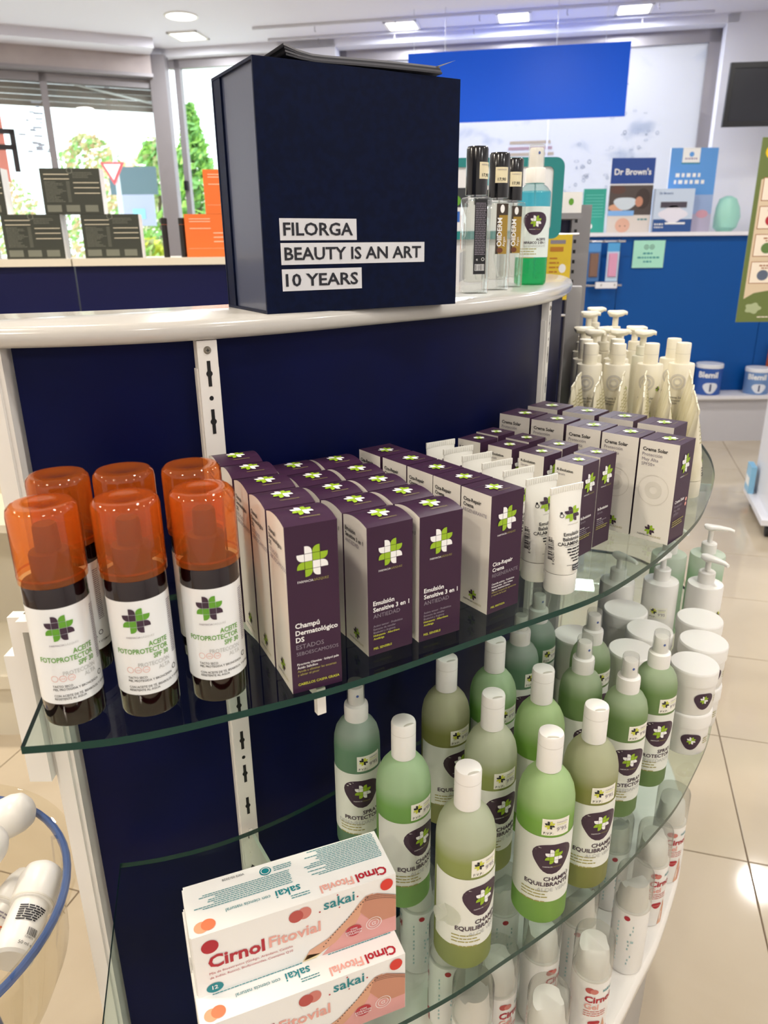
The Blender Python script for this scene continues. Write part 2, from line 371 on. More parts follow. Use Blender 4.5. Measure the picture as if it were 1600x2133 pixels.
# window_3: film with printed water bubbles, backlit by the day
w3 = MB()
for xa, xb in ((-0.37, -0.31), (2.53, 2.62)): along(w3, WB, xa, xb, ub, 0.05, 1.05, 3.04, FRM, 0.15)
along(w3, WB, -0.37, 2.62, ub, 0.05, 2.95, 3.04, FRM, 0.15); along(w3, WB, -0.37, 2.62, ub, 0.05, 1.05, 1.12, FRM, 0.15)
win3 = struct('window_3', w3)
FILM = film('window_film', ('#cbcbcf', '#b4b8c2'), 0)
fm = MB(); along(fm, WB, -0.31, 2.53, ub, 0.004, 1.12, 2.95, FILM, 0.18); obj('film', fm, win3)
ox, oy = -0.31, WB(-0.31); nb = (-ub[1], ub[0])
mpf = plane((ox+nb[0]*0.178, oy+nb[1]*0.178, 1.12), (ub[0], ub[1], 0), (0, 0, 1), 0.002)
FB = [P('film_red', '#c8938c', 0.6), P('film_cream', '#cbbba6', 0.6), P('film_blue_grey', '#a6adba', 0.6), P('film_grey', '#8f96a4', 0.6), P('film_rose', '#c3a6ac', 0.6)]
for m_ in FB:      # printed film passes daylight too
    nt = m_.node_tree; t_ = nt.nodes.new('ShaderNodeBsdfTranslucent'); t_.inputs[0].default_value = nt.nodes['Principled BSDF'].inputs[0].default_value
    x_ = nt.nodes.new('ShaderNodeMixShader'); x_.inputs[0].default_value = 0.8
    nt.links.new(nt.nodes['Principled BSDF'].outputs[0], x_.inputs[1]); nt.links.new(t_.outputs[0], x_.inputs[2]); nt.links.new(x_.outputs[0], nt.nodes['Material Output'].inputs[0])
pf = Pr(mpf); rg = random.Random(3)
pf.rect(1.25, 1.85, 0.42, 0.62, FB[1]); pf.rect(1.30, 1.85, 0.62, 0.78, FB[4]); pf.rect(1.32, 1.82, 0.78, 0.95, FB[0])
for k in range(5): pf.rect(1.36+0.01*k, 1.80-0.015*k, 0.98+0.045*k, 1.005+0.045*k, FB[1+(k % 2)*3])
for k in range(70):
    a = rg.uniform(0, 1); x = 1.95+a*0.55+rg.gauss(0, 0.12); y = 0.55+a*0.75+rg.gauss(0, 0.16)
    if 1.35 < x < 2.78 and 0.3 < y < 1.75: pf.ring(x, y, rg.uniform(0.006, 0.022), 0.005, FB[2+(k % 2)], 0, 10, rg.uniform(0.004, 0.02))
for k in range(50):
    x = 1.0+rg.gauss(0, 0.18); y = 0.75+rg.gauss(0, 0.14); pf.ring(x, y, rg.uniform(0.008, 0.03), 0.005, FB[2], 0, 8)
pf.ring(1.52, 0.55, 0.075, 0.012, FB[2], 0.0005); pf.ring(1.52, 0.55, 0.05, 0.012, FB[2], 0.0005)
pf.text('COMP', 0.62, 0.86, 0.07, FB[3], 'C', flip=False)
obj('film_print', pf.mesh('film_print', False), win3)
for xs in (0.62, 1.36):
    jn = MB(); along(jn, WB, xs, xs+0.012, ub, 0.004, 1.12, 2.95, P('film_seam', '#c9c9d2', 0.6), 0.174); obj('film_seam', jn, win3)

# ceiling rails by the window, hooks and lamps
RAIL = P('rail_white', '#cfcfd4', 0.45)
for nm, dy in (('a', 0.48), ('b', 0.12)):
    r_ = MB(); along(r_, WB, -0.9, 2.5, ub, 0.012, CEIL-0.02, CEIL-0.001, RAIL, -dy)
    rail = obj('curtain_rail', r_); tag(rail, 'thin white ceiling rail nearest the room' if nm == 'a' else 'thin white ceiling rail close above the bubble-print window', 'rail', 'ceiling rails')
    for k in range(5):
        x = -0.5+k*0.62; hk = MB(); hk.tube([(x, WB(x)-dy+0.006, CEIL-0.02), (x, WB(x)-dy+0.006, CEIL-0.05), (x+0.008, WB(x)-dy+0.006, CEIL-0.058)], 0.003, FRM, 6); obj('hook', hk, rail)
LAMPM = P('lamp_diffuser', '#ffffff', 0.4, emit='#fffdf6', es=6.0)
def lamp(x, y, kind, label, power, col=(1, 0.97, 0.92), rz=0.0, size=0.22):
    e = bpy.data.objects.new('ceiling_lamp', None); COL.objects.link(e); e.location = (x, y, CEIL); e.rotation_euler = (0, 0, rz); tag(e, label, 'lamp', 'recessed ceiling lamps')
    f = MB(); d = MB(); s = size/2
    if kind == 'round':
        f.lathe([(s+0.015, 0), (s+0.015, -0.006), (s, -0.009), (s-0.004, -0.004)], WHITE_MET, 40, cap0=False, cap1=False); d.lathe([(s-0.003, -0.005), (s-0.003, -0.0045)], LAMPM, 40)
    else:
        for q in range(4):
            a = q*PI/2; f.obox((math.cos(a)*(s+0.01), math.sin(a)*(s+0.01)), (-math.sin(a), math.cos(a)), size+0.04, 0.02, -0.012, 0, WHITE_MET)
        d.box(-s, s, -s, s, -0.006, -0.005, LAMPM)
    obj('frame', f, e); obj('diffuser', d, e)
    ld = bpy.data.lights.new('lamp_light', 'AREA'); ld.shape = 'DISK' if kind == 'round' else 'SQUARE'; ld.size = size*0.92; ld.energy = power*LAMP_W; ld.color = col
    lo = bpy.data.objects.new('lamp_light', ld); COL.objects.link(lo); lo.parent = e; lo.location = (0, 0, -0.014)
COOL, WARM = (0.93, 0.96, 1.0), (1.0, 0.89, 0.74)
br = math.atan(-0.205)
lamp(0.176, 6.70, 'square', 'lit square ceiling lamp above the left end of the hanging blue board', 16, COOL, br)
lamp(1.012, 6.50, 'square', 'lit square ceiling lamp above the middle of the hanging blue board', 16, COOL, br)
lamp(1.862, 6.32, 'square', 'lit square ceiling lamp right of the hanging blue board', 16, COOL, br)
lamp(-1.55, 6.95, 'square', 'lit square ceiling lamp close to the front window corner', 10, COOL, br)
lamp(-1.47, 6.41, 'round', 'lit round ceiling lamp over the shop front', 16, COOL)
k = 0
for y in (4.3, 2.3, 0.5, -1.4):  # unseen lamps added over the room; stronger, warmer ones brighten the left
    for x in (-3.0, -1.1, 0.9, 2.8):
        k += 1
        lamp(x, y, 'round', 'unseen round ceiling lamp added to light the room, number %s of row %s' % (ORD[(k-1) % 4], ORD[(k-1)//4]), 24 if x < -0.5 and y < 3 else 17, WARM if x < -0.5 and y < 3 else (1, 0.97, 0.92))

# ------------------------------------------------------------------ outside
struct('street_ground', MB().box(-40, 40, 8.2, 70, -0.3, -0.2, P('pale_paving', '#eceae6', 0.8)))
LEAF = [P('leaf_bright', '#a3cf62', 0.6), P('leaf_mid', '#86bb68', 0.6), P('leaf_olive', '#b9b981', 0.6), P('leaf_russet', '#cfae88', 0.6)]
TRUNK = P('tree_bark', '#6a5848', 0.8)
def tree(c, h, r, conic, mats, label, n=1500, seed=1, z0=0.4):
    g = random.Random(seed); e = bpy.data.objects.new('tree', None); COL.objects.link(e); e.location = (c[0], c[1], -0.2); tag(e, label, 'tree', 'trees outside the shop window')
    t = MB(); t.lathe([(0.09, 0), (0.07, h*0.5), (0.03, h*0.8)], TRUNK, 8); obj('trunk', t, e)
    f = MB()
    for i in range(n):
        zz = g.random(); rr = (r*(1-zz)**0.8 if conic else r*math.sin(PI*(0.12+0.86*zz))**0.6)*(0.45+0.6*g.random())
        a = g.uniform(0, 2*PI); p = Vector((rr*math.cos(a), rr*math.sin(a), z0+(h-z0)*zz))
        d = Vector((g.gauss(0,1), g.gauss(0,1), g.gauss(0,1))).normalized(); u = d.orthogonal().normalized(); v = d.cross(u); s = g.uniform(0.05, 0.11)
        f.add([p-u*s, p+v*s*0.5, p+u*s, p-v*s*0.5], [(0,1,2,3)], mats[g.randrange(len(mats))])
    o = obj('foliage', f.mesh('foliage', False), e); o['kind'] = 'stuff'
tree((-2.75, 12.0), 3.6, 0.75, True, LEAF[:2], 'tall pointed bright green conifer seen beside the navy box', 2600, 1, 0.6)
tree((-6.5, 18.2), 4.0, 1.0, False, [LEAF[2], LEAF[3], LEAF[1]], 'round russet and green tree left of the road sign pole', 1800, 2, 1.2)
tree((-3.75, 13.6), 3.35, 0.55, False, LEAF[:3], 'leafy green tree behind the grey-blue street board', 1600, 3, 1.0)
tree((-9.6, 20.5), 3.4, 0.9, False, LEAF[1:4], 'low olive bush tree further along the street', 1200, 4, 1.0)
tree((-2.95, 10.0), 1.75, 0.45, False, [PYELL, LEAF[0], LEAF[2]], 'low yellow flowering shrub behind the black sticks', 700, 5, 0.6)
sg = bpy.data.objects.new('yield_sign', None); COL.objects.link(sg); sg.location = (-3.465, 10.5, -0.2); tag(sg, 'red and white triangular yield sign on a pole outside', 'road sign')
m = MB(); R_ = P('sign_red', '#e0555a', 0.5); Wt = P('sign_white', '#f2f2f0', 0.5)
def tri(mb, s, y0, y1, mat, cz): mb.add([(-s, y0, cz+s*0.62), (s, y0, cz+s*0.62), (0, y0, cz-s*1.1), (-s, y1, cz+s*0.62), (s, y1, cz+s*0.62), (0, y1, cz-s*1.1)], [(0,2,1),(3,4,5),(0,1,4,3),(1,2,5,4),(2,0,3,5)], mat)
tri(m, 0.157, 0, 0.02, R_, 2.62); obj('plate', m, sg); m = MB(); tri(m, 0.108, -0.006, 0.0, Wt, 2.625); obj('white_field', m, sg)
m = MB(); m.lathe([(0.03, 0), (0.03, 3.6)], P('pole_grey', '#c9ced4', 0.5), 12, (0.03, 0.055)); obj('pole', m, sg)
b_ = MB(); b_.box(-4.03, -3.33, 12.0, 12.05, 2.22, 2.6, P('grey_blue_board', '#5b6e76', 0.6)); b_.box(-3.75, -3.69, 12.01, 12.04, -0.2, 2.22, FRM); tag(obj('street_board', b_), 'grey-blue street board seen through the shop window', 'sign')
b_ = MB(); b_.box(-3.62, -3.12, 11.0, 11.04, 1.76, 2.16, P('lilac_board', '#a9adc6', 0.6)); b_.box(-3.4, -3.35, 11.0, 11.03, -0.2, 1.76, FRM); b_.box(-3.42, -3.25, 10.994, 11.0, 1.85, 1.98, P('board_aqua', '#8ec6dc', 0.5)); tag(obj('street_notice', b_), 'pale lilac notice board below the grey-blue board', 'sign')
hs = bpy.data.objects.new('house', None); COL.objects.link(hs); hs.location = (-6.2, 21, -0.2); tag(hs, 'pale house with a terracotta roof far behind the yield sign', 'house')
m = MB(); m.box(-1.3, 1.1, 0, 3, 0, 3.5, P('house_wall', '#efe6da', 0.8)); obj('wall', m, hs)
m = MB(); m.add([(-1.5,-0.2,3.5),(1.3,-0.2,3.5),(1.3,3.2,3.5),(-1.5,3.2,3.5),(-0.1,1.5,4.1)], [(0,1,4),(1,2,4),(2,3,4),(3,0,4),(3,2,1,0)], P('roof_tile', '#d9a184', 0.8)); obj('roof', m, hs)
# stickers and posters on the shop-front glass
def onA(x, d): return (x-ua[1]*d*-1, WA(x)-d)
m = MB(); along(m, WA, -3.33, -3.14, ua, 0.004, 2.02, 2.58, P('poster_coral', '#ef9b8c', 0.6), 0.03); pz = obj('window_poster', m); tag(pz, 'coral poster stuck on the left shop window', 'poster')
BLK = P('sticker_black', '#2b2628', 0.5)
m = MB()
for xa, xb, za, zb in ((-3.30, -3.07, 2.39, 2.43), (-3.30, -3.07, 2.27, 2.31), (-3.10, -3.06, 2.10, 2.43), (-3.30, -3.26, 2.27, 2.43)): along(m, WA, xa, xb, ua, 0.003, za, zb, BLK, 0.024)
tag(obj('letter_sticker', m), 'large black letter sticker over the coral window poster', 'sticker')
m = MB(); g = random.Random(9); GS = P('sticker_silver', '#aeb6c4', 0.4)
for k in range(26):
    x = -2.93+g.gauss(0, 0.045); z = 2.46+g.uniform(-0.22, 0.18); along(m, WA, x, x+g.uniform(0.02, 0.07), ua, 0.002, z, z+g.uniform(0.008, 0.02), GS, 0.03+0.0004*k)
tag(obj('portrait_sticker', m), 'silver grey line-art sticker on the left window pane', 'sticker')
# ------------------------------------------------------------------ the curved display unit
Z1, Z2, Z3, ZT, ZU = 1.13, 0.775, 0.42, 1.428, 1.408
RIM = smooth_curve([(-0.47, 0.716), (-0.364, 0.722), (-0.281, 0.736), (-0.199, 0.768), (-0.104, 0.83), (0.002, 0.922), (0.133, 1.04), (0.25, 1.194), (0.338, 1.40), (0.39, 1.58), (0.415, 1.72)], 6)
RIMB = smooth_curve([(0.42, 1.79), (0.408, 1.86), (0.37, 1.89), (0.325, 1.86), (0.25, 1.62), (0.15, 1.41), (0.03, 1.23), (-0.1, 1.08), (-0.25, 0.965), (-0.36, 0.91), (-0.47, 0.875)], 5)
unit = bpy.data.objects.new('display_unit', None); COL.objects.link(unit); unit.location = (0, 0.9, 0); tag(unit, 'curved display unit with white top, navy back panel and glass shelves', 'shelving')
def upart(name, mb, smooth=True, ang=35): 
    o = obj(name, mb.mesh(name, smooth, ang), unit); o.location = (0, -0.9, 0); return o
out = RIM+RIMB
def inset(pts, d):      # closed outline pulled inwards
    n = len(pts); o = []
    for i, p in enumerate(pts):
        a, b = pts[i-1], pts[(i+1) % n]; tx, ty = b[0]-a[0], b[1]-a[1]; l = math.hypot(tx, ty) or 1
        o.append((p[0]-ty/l*d, p[1]+tx/l*d))
    return o
rings = []
for d, z in ((0.004, ZU), (0.0, ZU+0.004), (0.0, ZT-0.007), (0.0025, ZT-0.002), (0.007, ZT)):
    rings.append([(p[0], p[1], z) for p in inset(out, d)])
upart('countertop', MB().loft(rings, WHITE_LAM), True, 50)
PAN = [p for p in offset(RIM, 0.018) if p[0] > -0.371]
def wall_strip(mb, pts, th, z0, z1, mat):
    b = offset(pts, th); mb.prism(list(pts)+list(reversed(b)), z0, z1, mat); return mb
o_ = wall_strip(MB(), PAN, 0.014, 0.12, ZU, NAVY); upart('back_panel', o_, True, 40)
bk = [p for p in offset(list(reversed(RIMB)), -0.03) if p[0] > -0.30]
upart('rear_panel', wall_strip(MB(), bk[:-8], -0.012, 0.12, ZU, WHITE_LAM), True, 40)
m = MB(); m.box(-0.396, -0.371, 0.728, 0.77, 0.0, ZU, WHITE_MET); m.box(-0.391, -0.376, 0.724, 0.728, 0.0, ZU, WHITE_MET); upart('end_post', m)
m = MB(); m.obox((0.425, 1.70), (0.2, 0.98), 0.05, 0.03, 0, ZU, P('grey_post', '#a9a7a6', 0.35, 0.3)); upart('end_post', m)
def curve_at(pts, x):
    for a, b in zip(pts, pts[1:]):
        if a[0] <= x <= b[0]:
            t = (x-a[0])/(b[0]-a[0]); l = math.hypot(b[0]-a[0], b[1]-a[1]); return (x, a[1]+t*(b[1]-a[1])), ((b[0]-a[0])/l, (b[1]-a[1])/l)
def upright(x, label=None):
    (px, py), u = curve_at(PAN, x); n = (u[1], -u[0])             # n points out of the panel
    c = (px+n[0]*0.006, py+n[1]*0.006); m = MB(); m.obox(c, u, 0.0215, 0.0118, 0.12, ZU-0.001, WHITE_MET)
    for s_ in (-1, 1): m.obox((px+u[0]*s_*0.0115+n[0]*0.004, py+u[1]*s_*0.0115+n[1]*0.004), u, 0.0015, 0.0078, 0.12, ZU-0.03, WHITE_MET)
    o = upart('upright', m); fx, fy = px+n[0]*0.0119, py+n[1]*0.0119
    mp = plane((fx, fy, 0), (u[0], u[1], 0), (0, 0, 1), 0.0003); z = ZU-0.022; k = 0
    sl = Pr(mp); sl.poly([(-0.0019, -0.027), (0.0019, -0.027), (0.0019, -0.0166), (0.0034, -0.0145), (0.0034, -0.0125), (0.0019, -0.0104), (0.0019, 0), (-0.0019, 0), (-0.0019, -0.0104), (-0.0034, -0.0125), (-0.0034, -0.0145), (-0.0019, -0.0166)], DARK)
    hl = Pr(mp); hl.disc(0, -0.0395, 0.0024, 0.0026, DARK, 0, 10); slm, hlm = sl.mesh('slot', False), hl.mesh('screw_hole', False)
    while z > 0.2:
        obj('slot', slm, o, (0, 0, z))
        if k % 3 == 0: obj('screw_hole', hlm, o, (0, 0, z))
        z -= 0.0515; k += 1
    sc = MB(); fr = plane((fx, fy, ZU-0.011), (u[0], u[1], 0), (0, 0, 1), 0)
    ring0 = [fr(0.0042*math.cos(t*PI/8), 0.0042*math.sin(t*PI/8), 0.0) for t in range(16)]; ring1 = [fr(0.003*math.cos(t*PI/8), 0.003*math.sin(t*PI/8), 0.0016) for t in range(16)]
    sc.loft([ring0, ring1], P('screw_metal', '#8a8478', 0.4, 0.8), False, True)
    sc.add([fr(a, b, 0.0018) for a, b in ((-0.0018,-0.0004),(0.0018,-0.0004),(0.0018,0.0004),(-0.0018,0.0004))], [(0,1,2,3)], DARK); sc.add([fr(a, b, 0.0018) for a, b in ((-0.0004,-0.0018),(0.0004,-0.0018),(0.0004,0.0018),(-0.0004,0.0018))], [(0,1,2,3)], DARK)
    obj('screw', sc, o); return (px, py), u, n
U1 = upright(-0.189); U2 = upright(0.268)
def bracket(U, zs, L, lip=True):
    (px, py), u, n = U; m = MB(); t = 0.002; pts = [(0.012, 0), (L, 0), (L, -0.012), (0.06, -0.03), (0.012, -0.06)]; vs = []
    for s_ in (-1, 1): vs += [(px+n[0]*a+u[0]*s_*t, py+n[1]*a+u[1]*s_*t, zs-0.0072+b) for a, b in pts]
    m.add(vs, [(0,1,2,3,4), (9,8,7,6,5)]+[(i, 5+i, 5+(i+1) % 5, (i+1) % 5) for i in range(5)], WHITE_MET)
    if lip:
        c = (px+n[0]*(L+0.001), py+n[1]*(L+0.001)); m.obox(c, u, 0.0085, 0.007, zs-0.0345, zs-0.0072, WHITE_MET)
    upart('bracket', m)
bracket(U1, Z1, 0.252); bracket(U1, Z2, 0.27); bracket(U2, Z1, 0.29); bracket(U2, Z2, 0.30)
m = MB(); m.box(-0.422, -0.396, 0.715, 0.76, 0.905, 1.075, WHITE_MET); m.box(-0.410, -0.396, 0.715, 0.73, 1.075, Z1-0.0072, WHITE_MET); m.box(-0.396, -0.335, 0.705, 0.723, Z1-0.020, Z1-0.0072, WHITE_MET)
upart('end_bracket', m)
DECKF = smooth_curve([(-0.31, 0.40), (-0.2, 0.425), (-0.1, 0.455), (0.0, 0.495), (0.1, 0.552), (0.19, 0.617), (0.27, 0.69), (0.345, 0.774), (0.385, 0.825), (0.446, 0.902), (0.517, 1.013), (0.547, 1.069), (0.573, 1.125), (0.61, 1.24), (0.63, 1.38), (0.62, 1.55), (0.55, 1.66)], 5)
dk = DECKF+list(reversed([p for p in offset(RIM, 0.016) if p[0] > -0.35]))
rings = [[(p[0], p[1], z) for p in inset(dk, d)] for d, z in ((0.005, Z3-0.03), (0, Z3-0.025), (0, Z3-0.006), (0.005, Z3))]
upart('deck', MB().loft(rings, P('white_deck', '#ece8e0', 0.25, coat=0.3)), True, 50)
upart('plinth', MB().prism([(p[0], p[1]) for p in inset(dk, 0.03)], 0.0, Z3-0.03, P('plinth_grey', '#a8a49e', 0.4)), True, 40)
def glass_shelf(front, back, z, label):
    pts = smooth_curve(front, 5)+back
    g = MB(); g.prism(pts, z-0.007, z, GLASS, GLASS_EDGE, GLASS)
    tag(obj('glass_shelf', g.mesh('glass_shelf', True, 40)), label, 'shelf', 'clear glass shelves')
bk1 = list(reversed([p for p in offset(RIM, 0.003) if p[0] > -0.345]))
glass_shelf([(-0.288, 0.485), (-0.246, 0.490), (-0.207, 0.498), (-0.168, 0.511), (-0.12, 0.531), (-0.065, 0.555), (-0.018, 0.58), (0.033, 0.611), (0.1, 0.654), (0.17, 0.697), (0.24, 0.744), (0.309, 0.81), (0.376, 0.887), (0.445, 0.98), (0.497, 1.069), (0.547, 1.166), (0.58, 1.25), (0.605, 1.335), (0.63, 1.46), (0.645, 1.6), (0.64, 1.75), (0.60, 1.87), (0.5, 1.92)], [(0.455, 1.9)]+bk1, Z1, 'upper glass shelf with green edge carrying the cartons and orange-capped sprays')
bk2 = list(reversed([p for p in offset(RIM, -0.006) if p[0] > -0.335]))
glass_shelf([(-0.262, 0.425), (-0.2, 0.437), (-0.12, 0.455), (-0.05, 0.485), (0.024, 0.522), (0.075, 0.55), (0.125, 0.583), (0.166, 0.61), (0.21, 0.641), (0.252, 0.674), (0.299, 0.715), (0.348, 0.762), (0.397, 0.813), (0.445, 0.876), (0.49, 0.94), (0.526, 1.002), (0.553, 1.06), (0.595, 1.15), (0.64, 1.26), (0.665, 1.38), (0.665, 1.52), (0.61, 1.66), (0.5, 1.72)], [(0.45, 1.70)]+bk2, Z2, 'lower glass shelf carrying the green bottles and the red-lettered cartons')

# ------------------------------------------------------------------ cartons on the upper shelf
rq = random.Random(5)
def brandline(p, x, y, w, mA, mB, al='C'):
    a = glyphs('FARMACIA', 0.0)[2]; b = glyphs('GÁZQUEZ', 0.0)[2]; s = w/(a+b+0.06); x0 = x-w/2
    p.text('FARMACIA', x0, y, s, mA); p.text('GÁZQUEZ', x0+(a+0.06)*s, y, s, mB)
def carton(w, d, h, bulge, title, sub, thin, small, foot, lw=0.6, ly=0.79, ty=0.415, ts=0.155, ring=False, smallmat=None, name=None):
    b = MB(); b.box(-w/2, w/2, -d/2, d/2, 0, h, PURPLE, dict(l=CREAM, b=CREAM, t=None, d=CREAM))
    lid = MB(); N = 8; rows = []
    for i in range(N+1):
        y = -d/2+d*i/N; rows.append([(-w/2, y, h+bulge*(1-(2*y/d)**2)), (w/2, y, h+bulge*(1-(2*y/d)**2))])
    lid.loft(rows, PURPLE, False, False, closed=False)
    if bulge:
        for sx, mt in ((-1, CREAM), (1, PURPLE)):
            vs = [(sx*w/2, -d/2+d*i/N, h+bulge*(1-(2*i/N-1)**2)) for i in range(N+1)]; lid.add(vs, [tuple(range(N+1)) if sx < 0 else tuple(reversed(range(N+1)))], mt)
    lid.add([(-w/2+0.0003, d*0.17, h+bulge*0.88+0.0002), (w/2-0.0003, d*0.17, h+bulge*0.88+0.0002), (w/2-0.0003, d*0.185, h+bulge*0.86+0.0003), (-w/2+0.0003, d*0.185, h+bulge*0.86+0.0003)], [(0,1,2,3)], P('flap_seam', '#2a1a2c', 0.6))
    tp = Pr(lambda x, y, e=0: Vector((x, y, h+bulge*(1-(2*y/d)**2)+0.0006+e))); tp.logo(0, -d*0.04, w*0.40, PWHITE, PLIME, k=0.95); brandline(tp, w*0.06, -d*0.33, w*0.38, PGOLD, PGOLD)
    fr = Pr(plane((-w/2, -d/2, 0), (1, 0, 0), (0, 0, 1))); fr.logo(w*0.5, h*ly, w*lw, PWHITE, PLIME); brandline(fr, w*0.5, h*ly-w*lw*0.5-w*0.10, w*lw, PWHITE, PGOLD)
    y = h*ty; s = w*ts; x = w*0.11
    def fit(t, sz, bold=0.0): return min(sz, w*0.83/max(glyphs(t, bold)[2], 1e-6))
    for t in title: fr.text(t, x, y, fit(t, s, 0.022), PWHITE, bold=0.022); y -= s*1.02
    for t in sub: fr.text(t, x, y, fit(t, s*0.92), PWHITE if smallmat else PGREY); y -= s*0.95
    for t in thin: fr.text(t, x, y, fit(t, s*0.92), PGREY); y -= s*0.95
    y -= s*0.5
    for t, mt in small:
        if t[0] == '~': fr.micro(x, x+w*float(t[1:]), y, s*0.22, mt, rq)
        else: fr.text(t, x, y, fit(t, s*0.47, 0.01), mt, bold=0.01)
        y -= s*0.52
    if foot: fr.text(foot, x, h*0.045, fit(foot, s*0.52, 0.01), PYELL, bold=0.01)
    sd_ = Pr(plane((-w/2, d/2, 0), (0, -1, 0), (0, 0, 1))); y = h*0.90; s2 = d*0.125
    for t in title: sd_.text(t, d*0.09, y, s2, PBLACK, bold=0.02); y -= s2*1.05
    for t in sub+thin: sd_.text(t, d*0.09, y, s2*0.95, PGREY); y -= s2*1.0
    sd_.logo(d*0.5, h*0.115, d*0.26, PPLUM, PLIME); brandline(sd_, d*0.5, h*0.045, d*0.62, PBLACK, PGOLD)
    if ring:
        for rr in (0.40, 0.22): sd_.ring(d*0.47, h*0.52, d*rr, d*0.02 if rr > .3 else d*0.12, P('spot_varnish', '#e3dfd4', 0.2), 0)
        for k in range(2): fr.disc(w*0.86, h*(0.40-0.05*k), w*0.055, w*0.055, PPINK)
    return [part('body', b, smooth=False), part('lid', lid, [('lid_print', tp)]), part('front_print', fr, smooth=False), part('side_print', sd_, smooth=False)]
champ = carton(0.0465, 0.0465, 0.156, 0.004, ['Champú', 'Dermatológico', 'DS'], [], ['ESTADOS', 'SEBOESCAMOSOS'], [('Piroctona Olamine · Icthyol pale', PWHITE), ('Ácido Salicílico', PWHITE), ('Ayuda a eliminar las escamas', PGOLD), ('y aliviar el picor', PGOLD)], 'CABELLOS CASPA GRASA', ts=0.142, ty=0.405)
emul = carton(0.049, 0.0450, 0.131, 0.004, ['Emulsión', 'Sensitive 3 en 1'], [], ['ANTIEDAD'], [('Activo tensor · Prebiótico', PGREY), ('Extracto de nenúfar', PGREY), ('Bisabolol y Arginina', PGREY), ('Hidratante · Aftershave', PYELL), ('Antifatiga', PYELL)], 'PIEL SENSIBLE', lw=0.52, ts=0.132, ty=0.40)
cica = carton(0.0465, 0.0445, 0.132, 0.0, ['Cica-Repair', 'Crema'], [], ['REGENERANTE'], [('Centella asiática · Prebiótico', PWHITE), ('Polisacáridos · Zinc Sulfato', PWHITE), ('Agente Antimicrobiano', PWHITE), ('Alivia y recupera las agresiones', PGOLD), ('y rojeces de la piel', PGOLD)], 'PIEL IRRITADA', lw=0.56, ts=0.132, ty=0.41)
revo = carton(0.038, 0.038, 0.12, 0.0, ['R-Evolution'], ['Sérum'], [], [('Antiarrugas', PWHITE), ('~0.6', PGREY), ('~0.4', PGREY), ('~0.5', PGREY), ('~0.7', PGOLD), ('~0.65', PGOLD)], None, lw=0.62, ts=0.135, ty=0.41)
crema = carton(0.049, 0.051, 0.133, 0.0, ['Crema Solar'], ['Protección', 'Muy Alta', 'SPF50+'], [], [('~0.7', PGOLD), ('~0.6', PGOLD), ('~0.65', PGOLD)], None, lw=0.5, ts=0.12, ty=0.41, ring=True)
# the serum side also carries its bold word
def row(proto, name, pts, rz, fmt, cat, group):
    for i, (x, y) in enumerate(pts):
        spawn(proto, name, (x, y, Z1), rz+rq.uniform(-0.02, 0.02), fmt % ORD[i], cat, group)
R = math.radians
row(champ, 'shampoo_carton', [(-0.070, 0.585), (-0.092, 0.629), (-0.114, 0.673), (-0.136, 0.717), (-0.158, 0.761)], R(25), '%s purple-topped dermatological shampoo carton from the front, beside the orange-capped sprays', 'carton', 'dermatological shampoo cartons')
row(emul, 'emulsion_carton', [(-0.006, 0.647), (-0.030, 0.687), (-0.054, 0.727), (-0.078, 0.767), (-0.103, 0.808)], R(31), '%s emulsion carton from the front in the left-hand emulsion row', 'carton', 'emulsion cartons')
row(emul, 'emulsion_carton', [(0.043, 0.673), (0.018, 0.712), (-0.007, 0.752), (-0.031, 0.793), (-0.057, 0.833)], R(31), '%s emulsion carton from the front in the right-hand emulsion row', 'carton', 'emulsion cartons')
row(cica, 'repair_cream_carton', [(0.113, 0.729), (0.086, 0.767), (0.059, 0.804), (0.031, 0.842), (0.002, 0.879)], R(36.5), '%s repair cream carton from the front, between emulsion cartons and white tubes', 'carton', 'repair cream cartons')
row(revo, 'serum_carton', [(0.237, 0.870), (0.200, 0.910), (0.165, 0.945), (0.129, 0.981)], R(44), '%s serum carton from the front in the row next to the white tubes', 'carton', 'serum cartons')
row(revo, 'serum_carton', [(0.268, 0.904), (0.230, 0.945), (0.194, 0.981), (0.158, 1.016)], R(44), '%s serum carton from the front in the row next to the sun cream cartons', 'carton', 'serum cartons')
row(crema, 'sun_cream_carton', [(0.364, 0.918), (0.326, 0.957), (0.288, 0.997), (0.247, 1.037), (0.208, 1.076)], R(48), '%s sun cream carton from the shelf edge in the nearer sun cream row', 'carton', 'sun cream cartons')
row(crema, 'sun_cream_carton', [(0.389, 1.008), (0.347, 1.050), (0.303, 1.088), (0.259, 1.128)], R(48), '%s sun cream carton from the shelf edge in the farther sun cream row', 'carton', 'sun cream cartons')

# ------------------------------------------------------------------ squeezed tubes
def tube_ring(z, rx, ry, n=28): return [(rx*math.cos(2*PI*j/n), ry*math.sin(2*PI*j/n), z) for j in range(n)]
def squeeze_tube(rc, hc, H, wc, mat, capmat, fine=True):
    cp_ = MB(); cp_.lathe([(rc*0.93, 0), (rc*0.98, 0.002), (rc, hc)], capmat, 28)
    bd = MB(); rings = [tube_ring(hc+0.0008, rc*0.985, rc*0.985)]
    for k in range(1, 9):
        t = k/8; rings.append(tube_ring(hc+(H-0.007-hc)*t, rc+(wc/2-rc)*t, rc*(1-t**1.35)+0.0009))
    bd.loft(rings, mat, True, True)
    cr_ = MB(); cr_.box(-wc/2, wc/2, -0.0009, 0.0009, H-0.0075, H, mat)
    for k in range(14 if fine else 0): cr_.box(-wc/2+wc*(k+.15)/14, -wc/2+wc*(k+.6)/14, -0.0013, 0.0013, H-0.0065, H-0.001, mat)
    return cp_, bd, cr_
